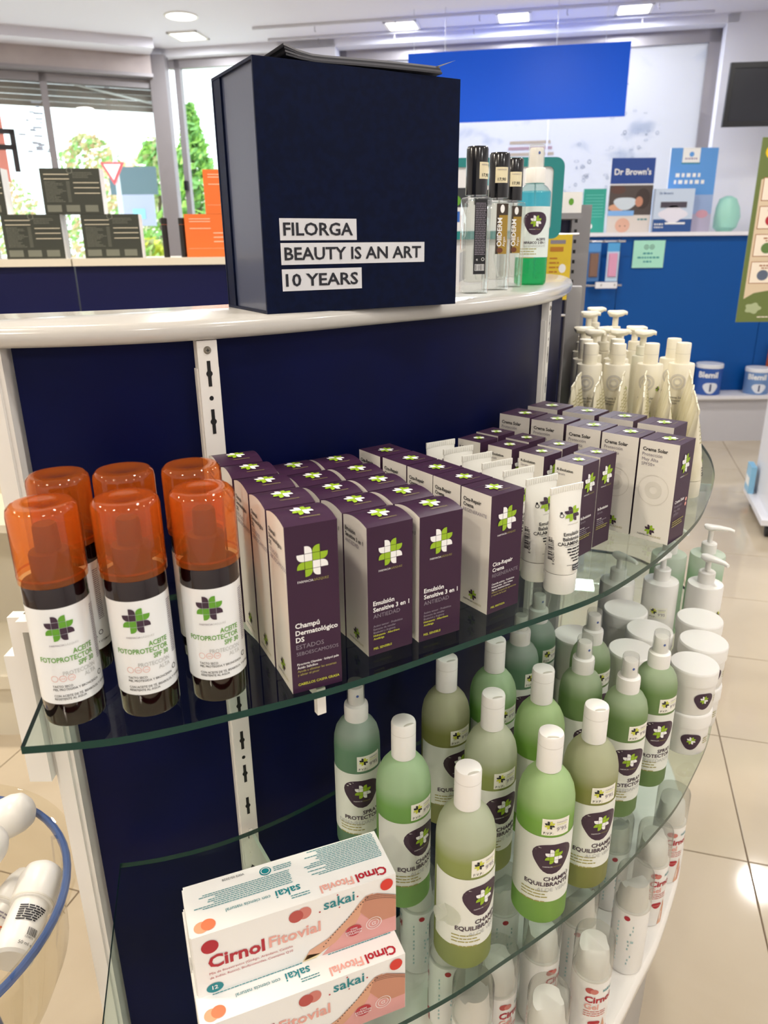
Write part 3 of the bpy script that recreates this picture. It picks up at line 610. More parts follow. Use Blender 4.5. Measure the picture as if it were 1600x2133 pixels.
TW = P('tube_white', '#ecebe2', 0.28, coat=0.2)
cp_, bd, cr_ = squeeze_tube(0.0185, 0.024, 0.123, 0.046, TW, P('tube_cap', '#f0efe8', 0.18, coat=0.3))
def flat_map(H, hc, rc, wc):
    """front of a squeezed tube"""
    def f(x, y, e=0):
        t = max(0.0, min(1.0, (y-hc)/(H-0.007-hc))); rx = rc+(wc/2-rc)*t; ry = rc*(1-t**1.35)+0.0009
        a = max(-1.45, min(1.45, x/(0.5*(rx+ry)+1e-6)*0.92)); return Vector(((rx+0.0004+e)*math.sin(a), -(ry+0.0005+e)*math.cos(a), y))
    return f
tp = Pr(flat_map(0.123, 0.024, 0.0185, 0.046)); tp.logo(0.0035, 0.092, 0.016, PPLUM, PLIME); brandline(tp, 0.0035, 0.0805, 0.013, PGREY, PGOLD)
for i, t in enumerate(['Emulsión', 'Balsámica', 'CALAMINA']): tp.text(t, 0.011, 0.069-0.0052*i, 0.0054, PBLACK, 'R', 0.02)
for y in (0.0568, 0.036): tp.rect(-0.008, 0.013, y, y+0.0004, PBLACK, n=4)
for i in range(5): tp.micro(-0.006+0.002*max(0, i-1), 0.012, 0.0535-0.0034*i, 0.0015, PBLACK, rq)
tp.rect(-0.0005, 0.013, 0.0295, 0.0365, P('print_slate', '#2d3238', 0.5), n=4); tp.text('PIEL SENSIBLE', 0.0062, 0.0338, 0.0022, PWHITE, 'C', e=0.0004); tp.text('Y REACTIVA', 0.0062, 0.0308, 0.0022, PWHITE, 'C', e=0.0004)
tp.ring(-0.0075, 0.0915, 0.0022, 0.0006, PBLACK); tp.disc(-0.0075, 0.0945, 0.0012, 0.0012, PBLACK)
bc = Pr(lambda x, y, e=0: (lambda a, z: Vector(((0.0185+(z-0.024)*0.04+0.0006)*math.sin(a), -(0.0185*(1-((z-0.024)/0.092)**1.35)+0.0012)*math.cos(a), z)))(-1.32+x/0.0185, y))
for k in range(30):
    y = 0.040+k*0.00095
    if rq.random() < 0.7: bc.rect(-0.005, 0.0015, y, y+rq.choice((0.0004, 0.0007)), PBLACK)
bc.text('8 424361 003041', 0.004, 0.036, 0.0042, PBLACK, rot=PI/2)
cala = [part('cap', cp_), part('body', bd), part('crimp', cr_), part('label_print', tp, smooth=False), part('barcode', bc, smooth=False)]
row(cala, 'calamine_tube', [(0.198-0.0203*i, 0.760+0.0326*i) for i in range(7)], R(30), '%s white calamine tube from the front of its row', 'tube', 'calamine tubes')
TI = P('tube_ivory', '#ebe5cf', 0.35, noise=(40, '#e3dcc0', 0.3, 0.7))
cp_, bd, cr_ = squeeze_tube(0.018, 0.026, 0.138, 0.048, TI, IVORY)
tp = Pr(flat_map(0.138, 0.026, 0.018, 0.048)); tp.logo(0, 0.060, 0.014, PPLUM, PLIME)
for i in range(4): tp.micro(-0.010, 0.010, 0.046-0.004*i, 0.0016, PBLACK, rq)
for i in range(5): tp.micro(-0.014, 0.014, 0.110-0.006*i, 0.0014, PGOLD, rq)
sunt = [part('cap', cp_), part('body', bd), part('crimp', cr_), part('label_print', tp, smooth=False)]
for j in range(6):
    nn = (7, 6, 5, 4, 4, 3)[j]
    for i in range(nn):
        x = 0.580-j*0.0425-i*0.0185; y = 1.400-j*0.003-i*0.0525
        spawn(sunt, 'sun_cream_tube', (x, y, Z1), R(70)+rq.uniform(-0.06, 0.06), '%s cream-coloured sun tube from the back in the %s line counted from the shelf edge' % (ORD[i], ORD[j]), 'tube', 'cream-coloured sun tubes')

# ------------------------------------------------------------------ orange-capped oil sprays
AMBER = P('dark_amber_glass', '#150304', 0.08, coat=0.4, noise=(14, '#200506', 0.4, 0.8))
ORC = clear('orange_cap', '#fbc383', 1.3, 0.06, 0.27, '#f58a34', 1.5)
b = MB(); b.lathe([(0.0205, 0), (0.0235, 0.0012), (0.0243, 0.004), (0.0243, 0.121), (0.0235, 0.124), (0.012, 0.125)], AMBER, 40)
lb = MB()
lr = [[(cyl(0.0243, 0, 0, 0.00025)(x*0.0243, z)) for x in [(-2.45+4.9*i/40) for i in range(41)]] for z in (0.023, 0.108)]
lb.loft(lr, P('oil_label', '#eceff0', 0.3, coat=0.25), False, False, closed=False)
pr = Pr(cyl(0.0243, 0, 0, 0.0005)); pr.logo(-0.0065, 0.091, 0.0215, PPLUM, PGREEN, k=1.02); brandline(pr, -0.005, 0.0755, 0.0215, PGREY, PLGREY)
for i, t in enumerate(['ACEITE', 'FOTOPROTECTOR', 'SPF 30']): pr.text(t, 0.0165, 0.0672-0.0058*i, 0.0050, PGREEN, 'R', 0.014, squash=1.25)
for i, t in enumerate(['PROTECCIÓN', 'ALTA']): pr.text(t, 0.0165, 0.0493-0.005*i, 0.0042, PLGREY, 'R', squash=1.25)
for i, t in enumerate(['', 'UVA', 'UVB']): pr.ring(-0.0165+0.0064*i, 0.0465, 0.0028, 0.00035, PPINK, 0, 18); pr.text(t, -0.0165+0.0064*i, 0.0458, 0.0019, PPINK, 'C')
for i, t in enumerate(['TACTO SECO', 'PIEL PROTEGIDA Y BRONCEADA', '', 'CON ACEITE DE TÉ, BISABOLOL Y VITAMINA E', 'RESISTENTE AL AGUA']):
    if t: pr.text(t, -0.019, 0.0385-0.0029*i, 0.0025, PBLACK, bold=0.006, squash=1.15)
for i in range(26): pr.micro(0.0215, 0.028, 0.100-0.0019*i, 0.0008, PGREY, rq)
pr.ring(0.0215, 0.0395, 0.0024, 0.0006, PBLACK); 
ph = MB(); ph.lathe([(0.0150, 0.1255), (0.0152, 0.146), (0.0145, 0.148), (0.0098, 0.149), (0.0092, 0.168), (0.008, 0.170)], P('pump_dark', '#4a1d0c', 0.5), 28)
oc = MB(); oc.lathe([(0.0262, 0.1255), (0.0262, 0.180), (0.0252, 0.1845), (0.0225, 0.187), (0.0165, 0.1878), (0.012, 0.1868), (0.0, 0.1866)], ORC, 44, cap0=False, cap1=False)
ri = MB(); ri.lathe([(0.0258, 0.130), (0.0264, 0.1305), (0.0264, 0.1315), (0.0258, 0.132)], ORC, 44, cap0=False, cap1=False)
oil = [part('bottle', b), part('label', lb, [('lettering', pr)]), part('spray_head', ph), part('overcap', oc, [('rim_bead', ri)])]
oils = [(-0.262, 0.533, 'front left', 0.05), (-0.202, 0.545, 'front middle', 0.0), (-0.147, 0.566, 'front right', 0.03), (-0.281, 0.609, 'rear left', -0.35), (-0.228, 0.621, 'rear middle', 0.1), (-0.172, 0.634, 'rear right', 0.5)]
for x, y, nm, dr in oils:
    spawn(oil, 'oil_spray_bottle', (x, y, Z1), face(x, y)+dr+0.12, 'amber sun oil spray with translucent orange cap, %s of six' % nm, 'bottle', 'orange-capped sun oil sprays')

# ------------------------------------------------------------------ white bottles and pumps at the far end of the upper shelf
def disc_top(r, z0, z1, mat): 
    m = MB(); m.lathe([(r*0.98, z0), (r, z0+0.001), (r, z1-0.0025), (r*0.93, z1-0.0004), (r*0.8, z1)], mat, 28); return m
b = MB(); b.lathe([(0.021, 0), (0.0245, 0.002), (0.0245, 0.143), (0.0235, 0.1455), (0.0135, 0.146)], IVORY, 32)
c_ = disc_top(0.0138, 0.146, 0.185, IVORY)
g_ = MB(); g_.lathe([(0.0139, 0.164), (0.0139, 0.1646)], P('cap_seam', '#c9c4b4', 0.5), 28, cap0=False, cap1=False)
pr = Pr(cyl(0.0245, 0, 0, 0.0005)); VAR = P('satin_ring', '#d3cfc6', 0.12)
pr.ring(0, 0.112, 0.0155, 0.004, VAR); pr.ring(0, 0.112, 0.009, 0.004, VAR); pr.logo(0.024, 0.10, 0.01, PPLUM, PLIME)
for i in range(3): pr.text(['Crema Solar', 'Protección', 'SPF50+'][i], -0.014, 0.08-0.006*i, 0.006, PBLACK)
capb = [part('bottle', b), part('cap', c_, [('seam', g_)]), part('label_print', pr, smooth=False)]
for i, (x, y) in enumerate([(0.585, 1.456), (0.522, 1.452), (0.458, 1.452), (0.405, 1.458)]):
    spawn(capb, 'white_capped_bottle', (x, y, Z1), face(x, y)-0.15, '%s cylindrical-capped cream bottle from the shelf edge in the nearer line' % ORD[i], 'bottle', 'cream bottles with cylinder caps')
for i, (x, y) in enumerate([(0.592, 1.525), (0.476, 1.522), (0.413, 1.525)]):
    spawn(capb, 'white_capped_bottle', (x, y, Z1), face(x, y), '%s cylindrical-capped cream bottle from the shelf edge in the line behind' % ORD[i], 'bottle', 'cream bottles with cylinder caps')
def pump_bottle(r, hb, H, mat, label=True, liquid=None, nozzle=0.026, rs=1.0, hs=1.0):
    b = MB(); b.lathe([(r*0.88, 0), (r, 0.003), (r, hb-0.004), (r*0.965, hb-0.0012), (r*0.5, hb+0.001)], liquid or mat, 32)
    c = MB(); c.lathe([(0.0125*rs, hb+0.001), (0.0125*rs, hb+0.018*rs), (0.011*rs, hb+0.0195*rs), (0.0055*rs, hb+0.020*rs)], mat, 24)
    s = MB(); s.lathe([(0.0042*rs*hs, hb+0.02*rs), (0.0042*rs*hs, H-0.008)], mat, 16)
    h_ = MB(); rings = []
    for t, wx, zz, th in ((-0.012, 0.004, H-0.004, 0.004), (-0.009, 0.0085, H-0.003, 0.009), (0.0, 0.0105, H-0.003, 0.011), (0.010, 0.008, H-0.0025, 0.0085), (nozzle*0.8, 0.0045, H-0.0035, 0.006), (nozzle, 0.003, H-0.006, 0.005)):
        rings.append([(wx*rs*hs*math.cos(a), -t*rs*hs, zz-th*rs*0.5*hs+th*rs*0.5*hs*math.sin(a)) for a in [2*PI*k/14 for k in range(14)]])
    h_.loft(rings, mat)
    return [part('bottle', b), part('collar', c), part('stem', s), part('pump_head', h_)]
pu = pump_bottle(0.019, 0.145, 0.20, IVORY, hs=1.55, nozzle=0.016); puT = pump_bottle(0.022, 0.168, 0.226, IVORY, hs=1.55, nozzle=0.016)
for i, (x, y, a) in enumerate([(0.553, 1.652, 1.3), (0.545, 1.572, 1.2), (0.484, 1.645, -0.9), (0.500, 1.592, 1.0), (0.446, 1.588, 0.8), (0.437, 1.648, 1.4)]):
    spawn(pu, 'pump_bottle', (x, y, Z1), a, 'short white pump dispenser, %s of the group behind the cream bottles' % ORD[i], 'bottle', 'short white pump dispensers')
for i, (x, y, a) in enumerate([(0.533, 1.735, 1.5), (0.468, 1.72, 1.4), (0.512, 1.83, 1.5)]):
    spawn(puT, 'pump_bottle', (x, y, Z1), a, 'tall white pump dispenser, %s' % ['farthest right at the end of the shelf', 'left against the grey post', 'rearmost at the end of the shelf'][i], 'bottle', 'tall white pump dispensers')
# ------------------------------------------------------------------ green shampoo bottles on the lower shelf
def price_tag(r, z, a0):
    s = MB(); mp = cyl(r, z, a0, 0.0004); w, h = 0.031, 0.0215
    s.loft([[mp(-w/2+w*i/8, y) for i in range(9)] for y in (0, h)], P('price_label', '#f2f0e2', 0.45), False, False, closed=False)
    p = Pr(cyl(r, z, a0, 0.0007)); p.logo(-0.0075, 0.0140, 0.0105, PBLACK, PYELL); p.text('FARMACIA', 0.000, 0.0165, 0.0034, PGREY, w=0.0125); p.text('GÁZQUEZ', 0.000, 0.0138, 0.003, PYELL, w=0.0115)
    p.text('P.V.P.:', -0.0135, 0.0018, 0.0045, PBLACK); p.text("9'95", 0.000, 0.0058, 0.0075, PGREY)
    return part('price_tag', s, [('price_lettering', p)])
def blobshape(t):      # soft rounded triangle, pointing down
    return 1.0+0.10*math.cos(3*(t-PI/2)+PI)
def bottle_label(r, z0, z1, a0, span, title, thin, lblmat, blob_x=0.006, scale=1.0, bw=0.0222):
    l = MB(); mp = cyl(r, 0, a0, 0.0003); n = 30
    l.loft([[mp((-span/2+span*i/n)*r, z) for i in range(n+1)] for z in (z0, z1)], lblmat, False, False, closed=False)
    H = z1-z0; p = Pr(cyl(r, z0, a0, 0.0005)); cy = H*0.69; p.blob(blob_x, cy, blobshape, bw, bw*0.92, PPLUM); p.logo(blob_x+0.001, cy+0.002, bw*0.9, PWHITE, PLIME, 0.0003); brandline(p, blob_x, cy-bw*0.58, bw*0.95, PWHITE, PGOLD)
    xr = blob_x+bw*1.02; y = H*0.335; s = 0.0078*scale
    for t in title: p.text(t, xr, y, s, PPLUM, 'R', 0.024); y -= s*0.98
    p.text(thin, xr, y, s*0.95, PLGREY, 'R')
    for i in range(4): p.micro(-0.027, 0.004-0.004*(i % 2), H*0.16-0.0042*i-(0.002 if i == 3 else 0), 0.0014, PGOLD, rq)
    return part('label', l, [('lettering', p)])
LBL2 = P('matt_label', '#e3e6dc', 0.42)
def shampoo(low, high):
    key = 'frosted_'+low
    b = MB(); b.lathe([(0.024, 0), (0.0285, 0.0015), (0.031, 0.006), (0.031, 0.155), (0.0305, 0.163), (0.0285, 0.173), (0.0245, 0.182), (0.0185, 0.190), (0.0130, 0.194)], frosted(key, low, high, 0.150), 40)
    c = MB(); c.lathe([(0.0128, 0.194), (0.0136, 0.1948), (0.0136, 0.236), (0.0128, 0.2385), (0.0112, 0.2392)], WPLAST, 32)
    n_ = MB(); n_.add([(0.005*math.cos(t)*1.3, -0.0106-0.0032*math.sin(t) if False else -0.0115+0.003*math.sin(t), 0.2395) for t in [PI*k/8 for k in range(9)]], [tuple(range(9))], P('cap_recess', '#c9c5b8', 0.5))
    se = MB(); se.lathe([(0.01375, 0.2255), (0.01375, 0.226)], P('cap_line', '#cfccc2', 0.5), 32, cap0=False, cap1=False)
    return [part('bottle', b), part('cap', c, [('thumb_notch', n_), ('hinge_line', se)]), bottle_label(0.031, 0.036, 0.126, 0, 3.3, ['CHAMPÚ', 'EQUILIBRANTE'], 'ALOE VERA', LBL2), price_tag(0.031, 0.129, 0.22)]
G1, G2, G3, G4 = shampoo('#8fc268', '#bcd9ac'), shampoo('#a9b56a', '#cdd4b8'), shampoo('#98c95f', '#bfdb9f'), shampoo('#a4a860', '#c6c9a4')
for (x, y), pr_, dr, lab in [((0.019, 0.677), G1, 0.55, 'lime green shampoo bottle right behind the red-lettered cartons'), ((0.081, 0.600), G2, 0.5, 'olive shampoo bottle nearest the camera with a peeling round sticker'),
        ((0.175, 0.655), G3, 0.22, 'bright lime shampoo bottle at the shelf edge with the price fully readable'), ((0.236, 0.702), G4, 0.42, 'olive shampoo bottle just right of the bright lime one at the shelf edge'),
        ((0.077, 0.806), G4, 0.5, 'olive shampoo bottle at the back under the emulsion cartons'), ((0.124, 0.727), G2, 0.45, 'olive shampoo bottle in the second line between two lime ones'),
        ((0.192, 0.778), G3, 0.5, 'lime shampoo bottle in the second line behind the bright lime one'), ((0.144, 0.849), G1, 0.55, 'dark lime shampoo bottle farthest back against the panel')]:
    spawn(pr_, 'shampoo_bottle', (x, y, Z2), face(x, y)+dr, lab, 'bottle', 'green shampoo bottles')
m = MB(); mp = cyl(0.031, 0.0, -1.0, 0.0012); n = 20
m.add([mp(0, 0.075)]+[mp(0.0135*math.cos(2*PI*i/n), 0.075+0.0135*math.sin(2*PI*i/n), 0.006 if 0.0135*math.cos(2*PI*i/n) < -0.006 else 0.0) for i in range(n)], [(0, 1+i, 1+(i+1) % n) for i in range(n)], clear('clear_sticker', '#f2f4ee', 1.0, 0.1, 0.5, '#f0f2e8'))
b2 = [o for o in bpy.data.objects if o.get('label', '').startswith('olive shampoo bottle nearest')][0]
st = obj('seal_sticker', m, b2)
def spray(low, high, tagged=True):
    b = MB(); b.lathe([(0.022, 0), (0.0265, 0.0015), (0.0285, 0.006), (0.0285, 0.150), (0.0278, 0.160), (0.0255, 0.170), (0.021, 0.178), (0.0155, 0.183), (0.0135, 0.185)], frosted('frosted_spray_'+low, low, high, 0.158), 36)
    c = MB(); c.lathe([(0.0145, 0.184), (0.0148, 0.2), (0.0142, 0.204), (0.0095, 0.206), (0.0092, 0.226), (0.0082, 0.2275)], WPLAST, 28)
    oc = MB(); oc.lathe([(0.0108, 0.206), (0.0104, 0.232), (0.0096, 0.2345), (0.0, 0.235)], clear('clear_cap', '#f4f4f2', 1.2, 0.03, 0.10, '#ffffff'), 24, cap0=False, cap1=False)
    d = Pr(cyl(0.0092, 0.219, 0.1, 0.0006)); d.disc(0, 0, 0.0016, 0.0018, P('nozzle_blue', '#1f4fa8', 0.4), 0, 12)
    ps = [part('bottle', b), part('spray_head', c, [('nozzle', d)]), part('overcap', oc), bottle_label(0.0285, 0.03, 0.122, 0, 3.2, ['SPRAY', 'PROTECTOR'], 'DESENREDANTE', LBL2, 0.002)]
    if tagged: ps.append(price_tag(0.0285, 0.1255, 0.42))
    return ps
Q1 = spray('#7fa886', '#b5c8b8'); Q2 = spray('#8bab6c', '#b9cba6')
for (x, y), pr_, dr, lab in [((-0.036, 0.761), Q1, 0.1, 'greyish green detangling spray behind the red-lettered cartons'), ((0.265, 0.861), Q2, 0.6, 'detangling spray with blue nozzle dot behind the olive shampoo bottles'), ((0.298, 0.937), Q2, 0.5, 'detangling spray half hidden behind two other sprays'),
        ((0.371, 0.873), Q2, 0.42, 'detangling spray nearest the white jars at the shelf edge'), ((0.311, 0.815), Q2, 0.40, 'detangling spray at the shelf edge left of the one by the jars'), ((0.194, 0.937), Q1, 0.5, 'greyish green detangling spray seen through the upper glass'), ((0.233, 1.002), Q1, 0.5, 'detangling spray farthest back below the calamine tubes')]:
    spawn(pr_, 'spray_bottle', (x, y, Z2), face(x, y)+dr, lab, 'bottle', 'green detangling sprays')
# ------------------------------------------------------------------ jars, two high
def jar(r):
    b = MB(); b.lathe([(r*0.90, 0), (r*0.94, 0.003), (r*0.95, 0.049)], WPLAST, 36)
    l = MB(); l.lathe([(r, 0.048), (r, 0.066), (r*0.985, 0.0685), (r*0.95, 0.070)], WPLAST, 40)
    p = Pr(cyl(r*0.95, 0, 0, 0.0005)); p.blob(0, 0.026, blobshape, 0.0145, 0.0135, PPLUM); p.logo(0, 0.0275, 0.0125, PWHITE, PLIME, 0.0003)
    for i in range(3): p.micro(0.019, 0.030, 0.028-0.004*i, 0.0014, PGOLD, rq)
    return [part('pot', b), part('lid', l), part('label_print', p, smooth=False)]
J1, J2 = jar(0.0345), jar(0.0365)
for (x, y), pr_, lab in [((0.456, 0.947), J1, 'at the shelf edge next to the sprays'), ((0.496, 1.012), J2, 'second along the shelf edge'), ((0.520, 1.086), J2, 'third along the shelf edge'), ((0.408, 1.121), J2, 'at the back below the sun cream cartons'), ((0.424, 1.048), J2, 'in the middle of the group'), ((0.376, 0.988), J1, 'just behind the blue-dotted sprays'), ((0.302, 1.034), J1, 'farthest left, near the panel')]:
    for k in (0, 1): spawn(pr_, 'cream_jar', (x, y, Z2+0.0701*k), face(x, y)+0.35+0.3*k, '%s white cream jar of the stack %s' % (['lower', 'upper'][k], lab), 'jar', 'stacked white cream jars')
PB = pump_bottle(0.0305, 0.150, 0.205, WPLAST, nozzle=0.034, rs=1.15)
tg = price_tag(0.0305, 0.085, 0.35); lp = Pr(cyl(0.0305, 0, 0.35, 0.0006)); lp.blob(0, 0.06, blobshape, 0.017, 0.0155, PPLUM); lp.logo(0, 0.062, 0.0145, PWHITE, PLIME, 0.0003)
PB = PB+[tg, part('label_print', lp, smooth=False)]
for (x, y), a, lab in [((0.501, 1.214), -0.7, 'white pump bottle below the far sun cream carton'), ((0.575, 1.200), 0.5, 'white pump bottle at the shelf edge in front of the green one'), ((0.422, 1.215), 0.5, 'white pump bottle seen through the upper glass')]:
    spawn(PB, 'lotion_pump_bottle', (x, y, Z2), a, lab, 'bottle', 'white lotion pumps')
PG = pump_bottle(0.032, 0.165, 0.225, WPLAST, liquid=frosted('frosted_pump', '#bcd6b8', '#dbe6d6', 0.13), nozzle=0.036, rs=1.1)+[part('label_print', lp, smooth=False)]
for (x, y), a, lab in [((0.618, 1.298), 1.0, 'pale green pump bottle farthest right on the lower shelf'), ((0.545, 1.30), 0.4, 'pale green pump bottle seen through the upper glass edge')]:
    spawn(PG, 'gel_pump_bottle', (x, y, Z2), a, lab, 'bottle', 'pale green gel pumps')

# ------------------------------------------------------------------ red-lettered cartons (vials)
BL, BD, BH = 0.196, 0.060, 0.0735
SKIN = P('print_skin', '#d9a384', 0.5); SKIN2 = P('print_skin_dark', '#c58a70', 0.5); PRG = P('print_red_wash', '#dda09a', 0.5)
b = MB(); b.box(-BL/2, BL/2, -BD/2, BD/2, 0, BH, CARDW)
fl_ = MB(); fl_.box(-BL/2-0.0012, -BL/2, -BD/2+0.002, BD/2-0.002, 0.002, BH-0.001, CARDW)
f = Pr(plane((-BL/2, -BD/2, 0), (1, 0, 0), (0, 0, 1)))
f.disc(0.015, 0.058, 0.0078, 0.0078, PRED); f.text('Cirnol', 0.012, 0.0325, 0.0235, PRED, bold=0.03, w=0.052); f.text('Fitovial', 0.068, 0.0335, 0.0235, PPINK, bold=0.02, w=0.050)
f.text('Mix de fitoextractos (Ginkgo, Arándano, Castaño', 0.012, 0.0245, 0.005, PRED, w=0.078); f.text('de Indias, Rusco), Bioflavonoides, Coenzima Q10', 0.012, 0.0190, 0.005, PRED, w=0.078)
f.disc(0.0155, 0.0075, 0.0078, 0.0058, PTEAL); f.text('12', 0.0155, 0.0062, 0.0065, PWHITE, 'C', 0.02, e=0.0005)
f.disc(0.103, 0.0615, 0.0070, 0.0072, PROSE); f.disc(0.095, 0.0605, 0.0070, 0.0072, P('print_brick', '#b8504a', 0.5), 0.0001)
f.text('sakai', 0.122, 0.0575, 0.016, PTEAL, bold=0.012, w=0.031); f.disc(0.118, 0.0565, 0.0009, 0.0009, PRED); f.disc(0.156, 0.0605, 0.0009, 0.0009, PRED); f.disc(0.136, 0.0705, 0.0008, 0.0008, PRED); f.disc(0.1375, 0.0545, 0.0008, 0.0008, PRED)
f.poly([(0.118, 0.0006), (BL-0.0004, 0.0006), (BL-0.0004, 0.030), (0.164, 0.046), (0.150, 0.032)], PRG)
f.poly([(0.100, 0.002), (0.106, 0.0125), (0.125, 0.020), (0.145, 0.036), (0.158, 0.052), (0.152, 0.032), (0.132, 0.012), (0.115, 0.004)], SKIN, 0.0002)
f.poly([(0.158, 0.052), (0.164, 0.0575), (0.172, 0.0585), (0.160, 0.040), (0.150, 0.022), (0.144, 0.020)], SKIN, 0.00025)
f.poly([(0.164, 0.0575), (0.176, 0.057), (BL-0.0004, 0.047), (BL-0.0004, 0.020), (0.182, 0.020), (0.168, 0.026), (0.158, 0.040)], SKIN2, 0.0003)
f.poly([(0.098, 0.0008), (0.103, 0.008), (0.118, 0.0045), (0.112, 0.0008)], P('print_heel', '#ecd9a8', 0.5), 0.0002)
for i in range(20):
    t = i/19; f.disc(0.120+0.046*t, 0.012+0.044*t**0.9, 0.0007, 0.0007, PBLACK, 0.0005, 6)
for i in range(22):
    t = i/21; x = 0.164+0.031*t
    for dy in (0, -0.0022, -0.0044): f.disc(x, 0.0566-0.009*t**2+dy, 0.0005, 0.0005, PBLACK, 0.0005, 5)
f.disc(0.151, 0.0195, 0.0082, 0.0068, P('print_crest_red', '#b8323c', 0.5), 0.0006)
for i, t in enumerate(['CON', 'EXTRACTOS', 'TITULADOS']): f.text(t, 0.151, 0.0212-0.003*i, 0.003, PWHITE, 'C', 0.02, e=0.0009)
f.ring(0.172, 0.0205, 0.0082, 0.0006, PWHITE, 0.0006, 24, 0.0076); f.ring(0.172, 0.0205, 0.0055, 0.0005, PWHITE, 0.0006, 20, 0.005); f.text('α', 0.172, 0.0185, 0.007, PWHITE, 'C', e=0.0007)
f.disc(0.186, 0.064, 0.0066, 0.0070, P('print_red_dot', '#d8382e', 0.5), 0.0003)
t = Pr(plane((-BL/2, -BD/2, BH), (1, 0, 0), (0, 1, 0)))
t.disc(0.010, 0.0085, 0.0066, 0.0062, PPEACH); t.disc(0.0165, 0.0095, 0.0066, 0.0062, PORANGE, 0.0001)
t.text('Cirnol', BL-0.007, 0.0125, 0, PRED, 'L', 0.03, w=0.031, flip=True, squash=1.1); t.text('Fitovial', BL-0.041, 0.0125, 0, PPINK, 'L', 0.02, w=0.033, flip=True, squash=1.1)
t.text('sakai', 0.105, 0.0225, 0.013, PTEAL, 'L', 0.012, w=0.024, flip=True); t.text('con ciencia natural', 0.076, 0.0205, 0, PTEAL, 'L', w=0.042, flip=True)
t.disc(0.078, 0.050, 0.0058, 0.0052, PTEAL); t.ring(0.078, 0.050, 0.0045, 0.0007, PWHITE, 0.0003, 20, 0.004)
t.text('V002 05/2028', 0.058, 0.0555, 0.0038, PBLACK, 'L', flip=True)
for i in range(11): t.micro(0.004+0.001*i, 0.100, 0.027+0.0022*i if i < 8 else 0.048+0.0022*(i-8), 0.00085, PTEAL, rq, 'R', fill=rq.uniform(0.75, 1) if i < 8 else 0.55, wl=(2, 5)) if i < 8 else t.micro(0.086, 0.104, 0.047+0.0022*(i-8), 0.00085, PTEAL, rq)
for i in range(15): t.micro(0.112, BL-0.004, 0.026+0.0022*i, 0.00085, PTEAL, rq, 'R', fill=rq.uniform(0.7, 1), wl=(2, 6))
for i in range(2): t.micro(0.092, 0.112, 0.0085+0.0026*i, 0.0009, PTEAL, rq, 'R', fill=0.9)
vial = [part('body', b, smooth=False), part('end_flap', fl_, smooth=False), part('front_print', f, smooth=False), part('top_print', t, smooth=False)]
spawn(vial, 'vial_carton', (-0.094, 0.5505, Z2+BH), R(21.2), 'topmost white carton with red lettering and leg picture', 'carton', 'red-lettered vial cartons')
spawn(vial, 'vial_carton', (-0.0855, 0.5235, Z2), R(21.5), 'red-lettered leg-picture carton directly under the topmost one', 'carton', 'red-lettered vial cartons')
spawn(vial, 'vial_carton', (-0.1115, 0.5915, Z2), R(21.0), 'white carton half hidden behind the second red-lettered carton', 'carton', 'red-lettered vial cartons')

# ------------------------------------------------------------------ airless gel dispensers on the white deck
b = MB(); b.lathe([(0.0245, 0), (0.0265, 0.002), (0.0268, 0.006), (0.0268, 0.122), (0.0262, 0.125), (0.02, 0.126)], WPLAST, 36)
hd = MB(); rings = []
for zz, rr, cut in ((0.126, 0.0235, 0), (0.140, 0.0225, 0), (0.152, 0.0215, 0.006), (0.163, 0.020, 0.013)):
    rings.append([(rr*math.cos(a), max(rr*math.sin(a), -rr+cut), zz+(0.008 if math.sin(a) > 0.3 and zz > 0.16 else 0)) for a in [2*PI*k/28 for k in range(28)]])
hd.loft(rings, WPLAST)
oc = MB(); oc.lathe([(0.0272, 0.124), (0.0272, 0.181), (0.0262, 0.1845), (0.0, 0.185)], clear('clear_cap_soft', '#f0f0ec', 1.2, 0.05, 0.14, '#f6f4ee'), 36, cap0=False, cap1=False)
p = Pr(cyl(0.0268, 0, 0, 0.0005)); p.disc(-0.008, 0.110, 0.0062, 0.0052, P('print_brick', '#b8504a', 0.5)); p.disc(-0.002, 0.109, 0.0055, 0.0046, PROSE, 0.0002); p.text('sakai', 0.010, 0.107, 0.0085, PTEAL, bold=0.012)
p.text('Cirnol', -0.014, 0.088, 0.016, PRED, bold=0.03); p.text('Gel', -0.014, 0.075, 0.0145, PPINK, bold=0.02)
for i in range(3): p.micro(-0.014, 0.018, 0.070-0.0042*i, 0.0016, PROSE, rq)
p.blob(0.002, 0.047, blobshape, 0.0085, 0.006, PRED); p.rect(-0.005, 0.009, 0.0466, 0.0474, PPINK, 0.0003, 4)
p.poly([(0.008, 0.003), (0.018, 0.003), (0.020, 0.040), (0.016, 0.055)], SKIN); p.poly([(0.018, 0.003), (0.030, 0.003), (0.030, 0.03), (0.020, 0.02)], PRED)
pb = Pr(cyl(0.0268, 0, PI*0.72, 0.0005))
for i in range(11):
    if i not in (3, 7): pb.micro(-0.013, 0.013, 0.098-0.0075*i, 0.0042, P('print_aqua', '#a8c4c2', 0.5), rq, wl=(4, 6))
pb.disc(0.0, 0.115, 0.0045, 0.0045, PRED)
gel = [part('tube', b), part('pump_head', hd), part('overcap', oc), part('front_print', p, smooth=False), part('back_print', pb, smooth=False)]
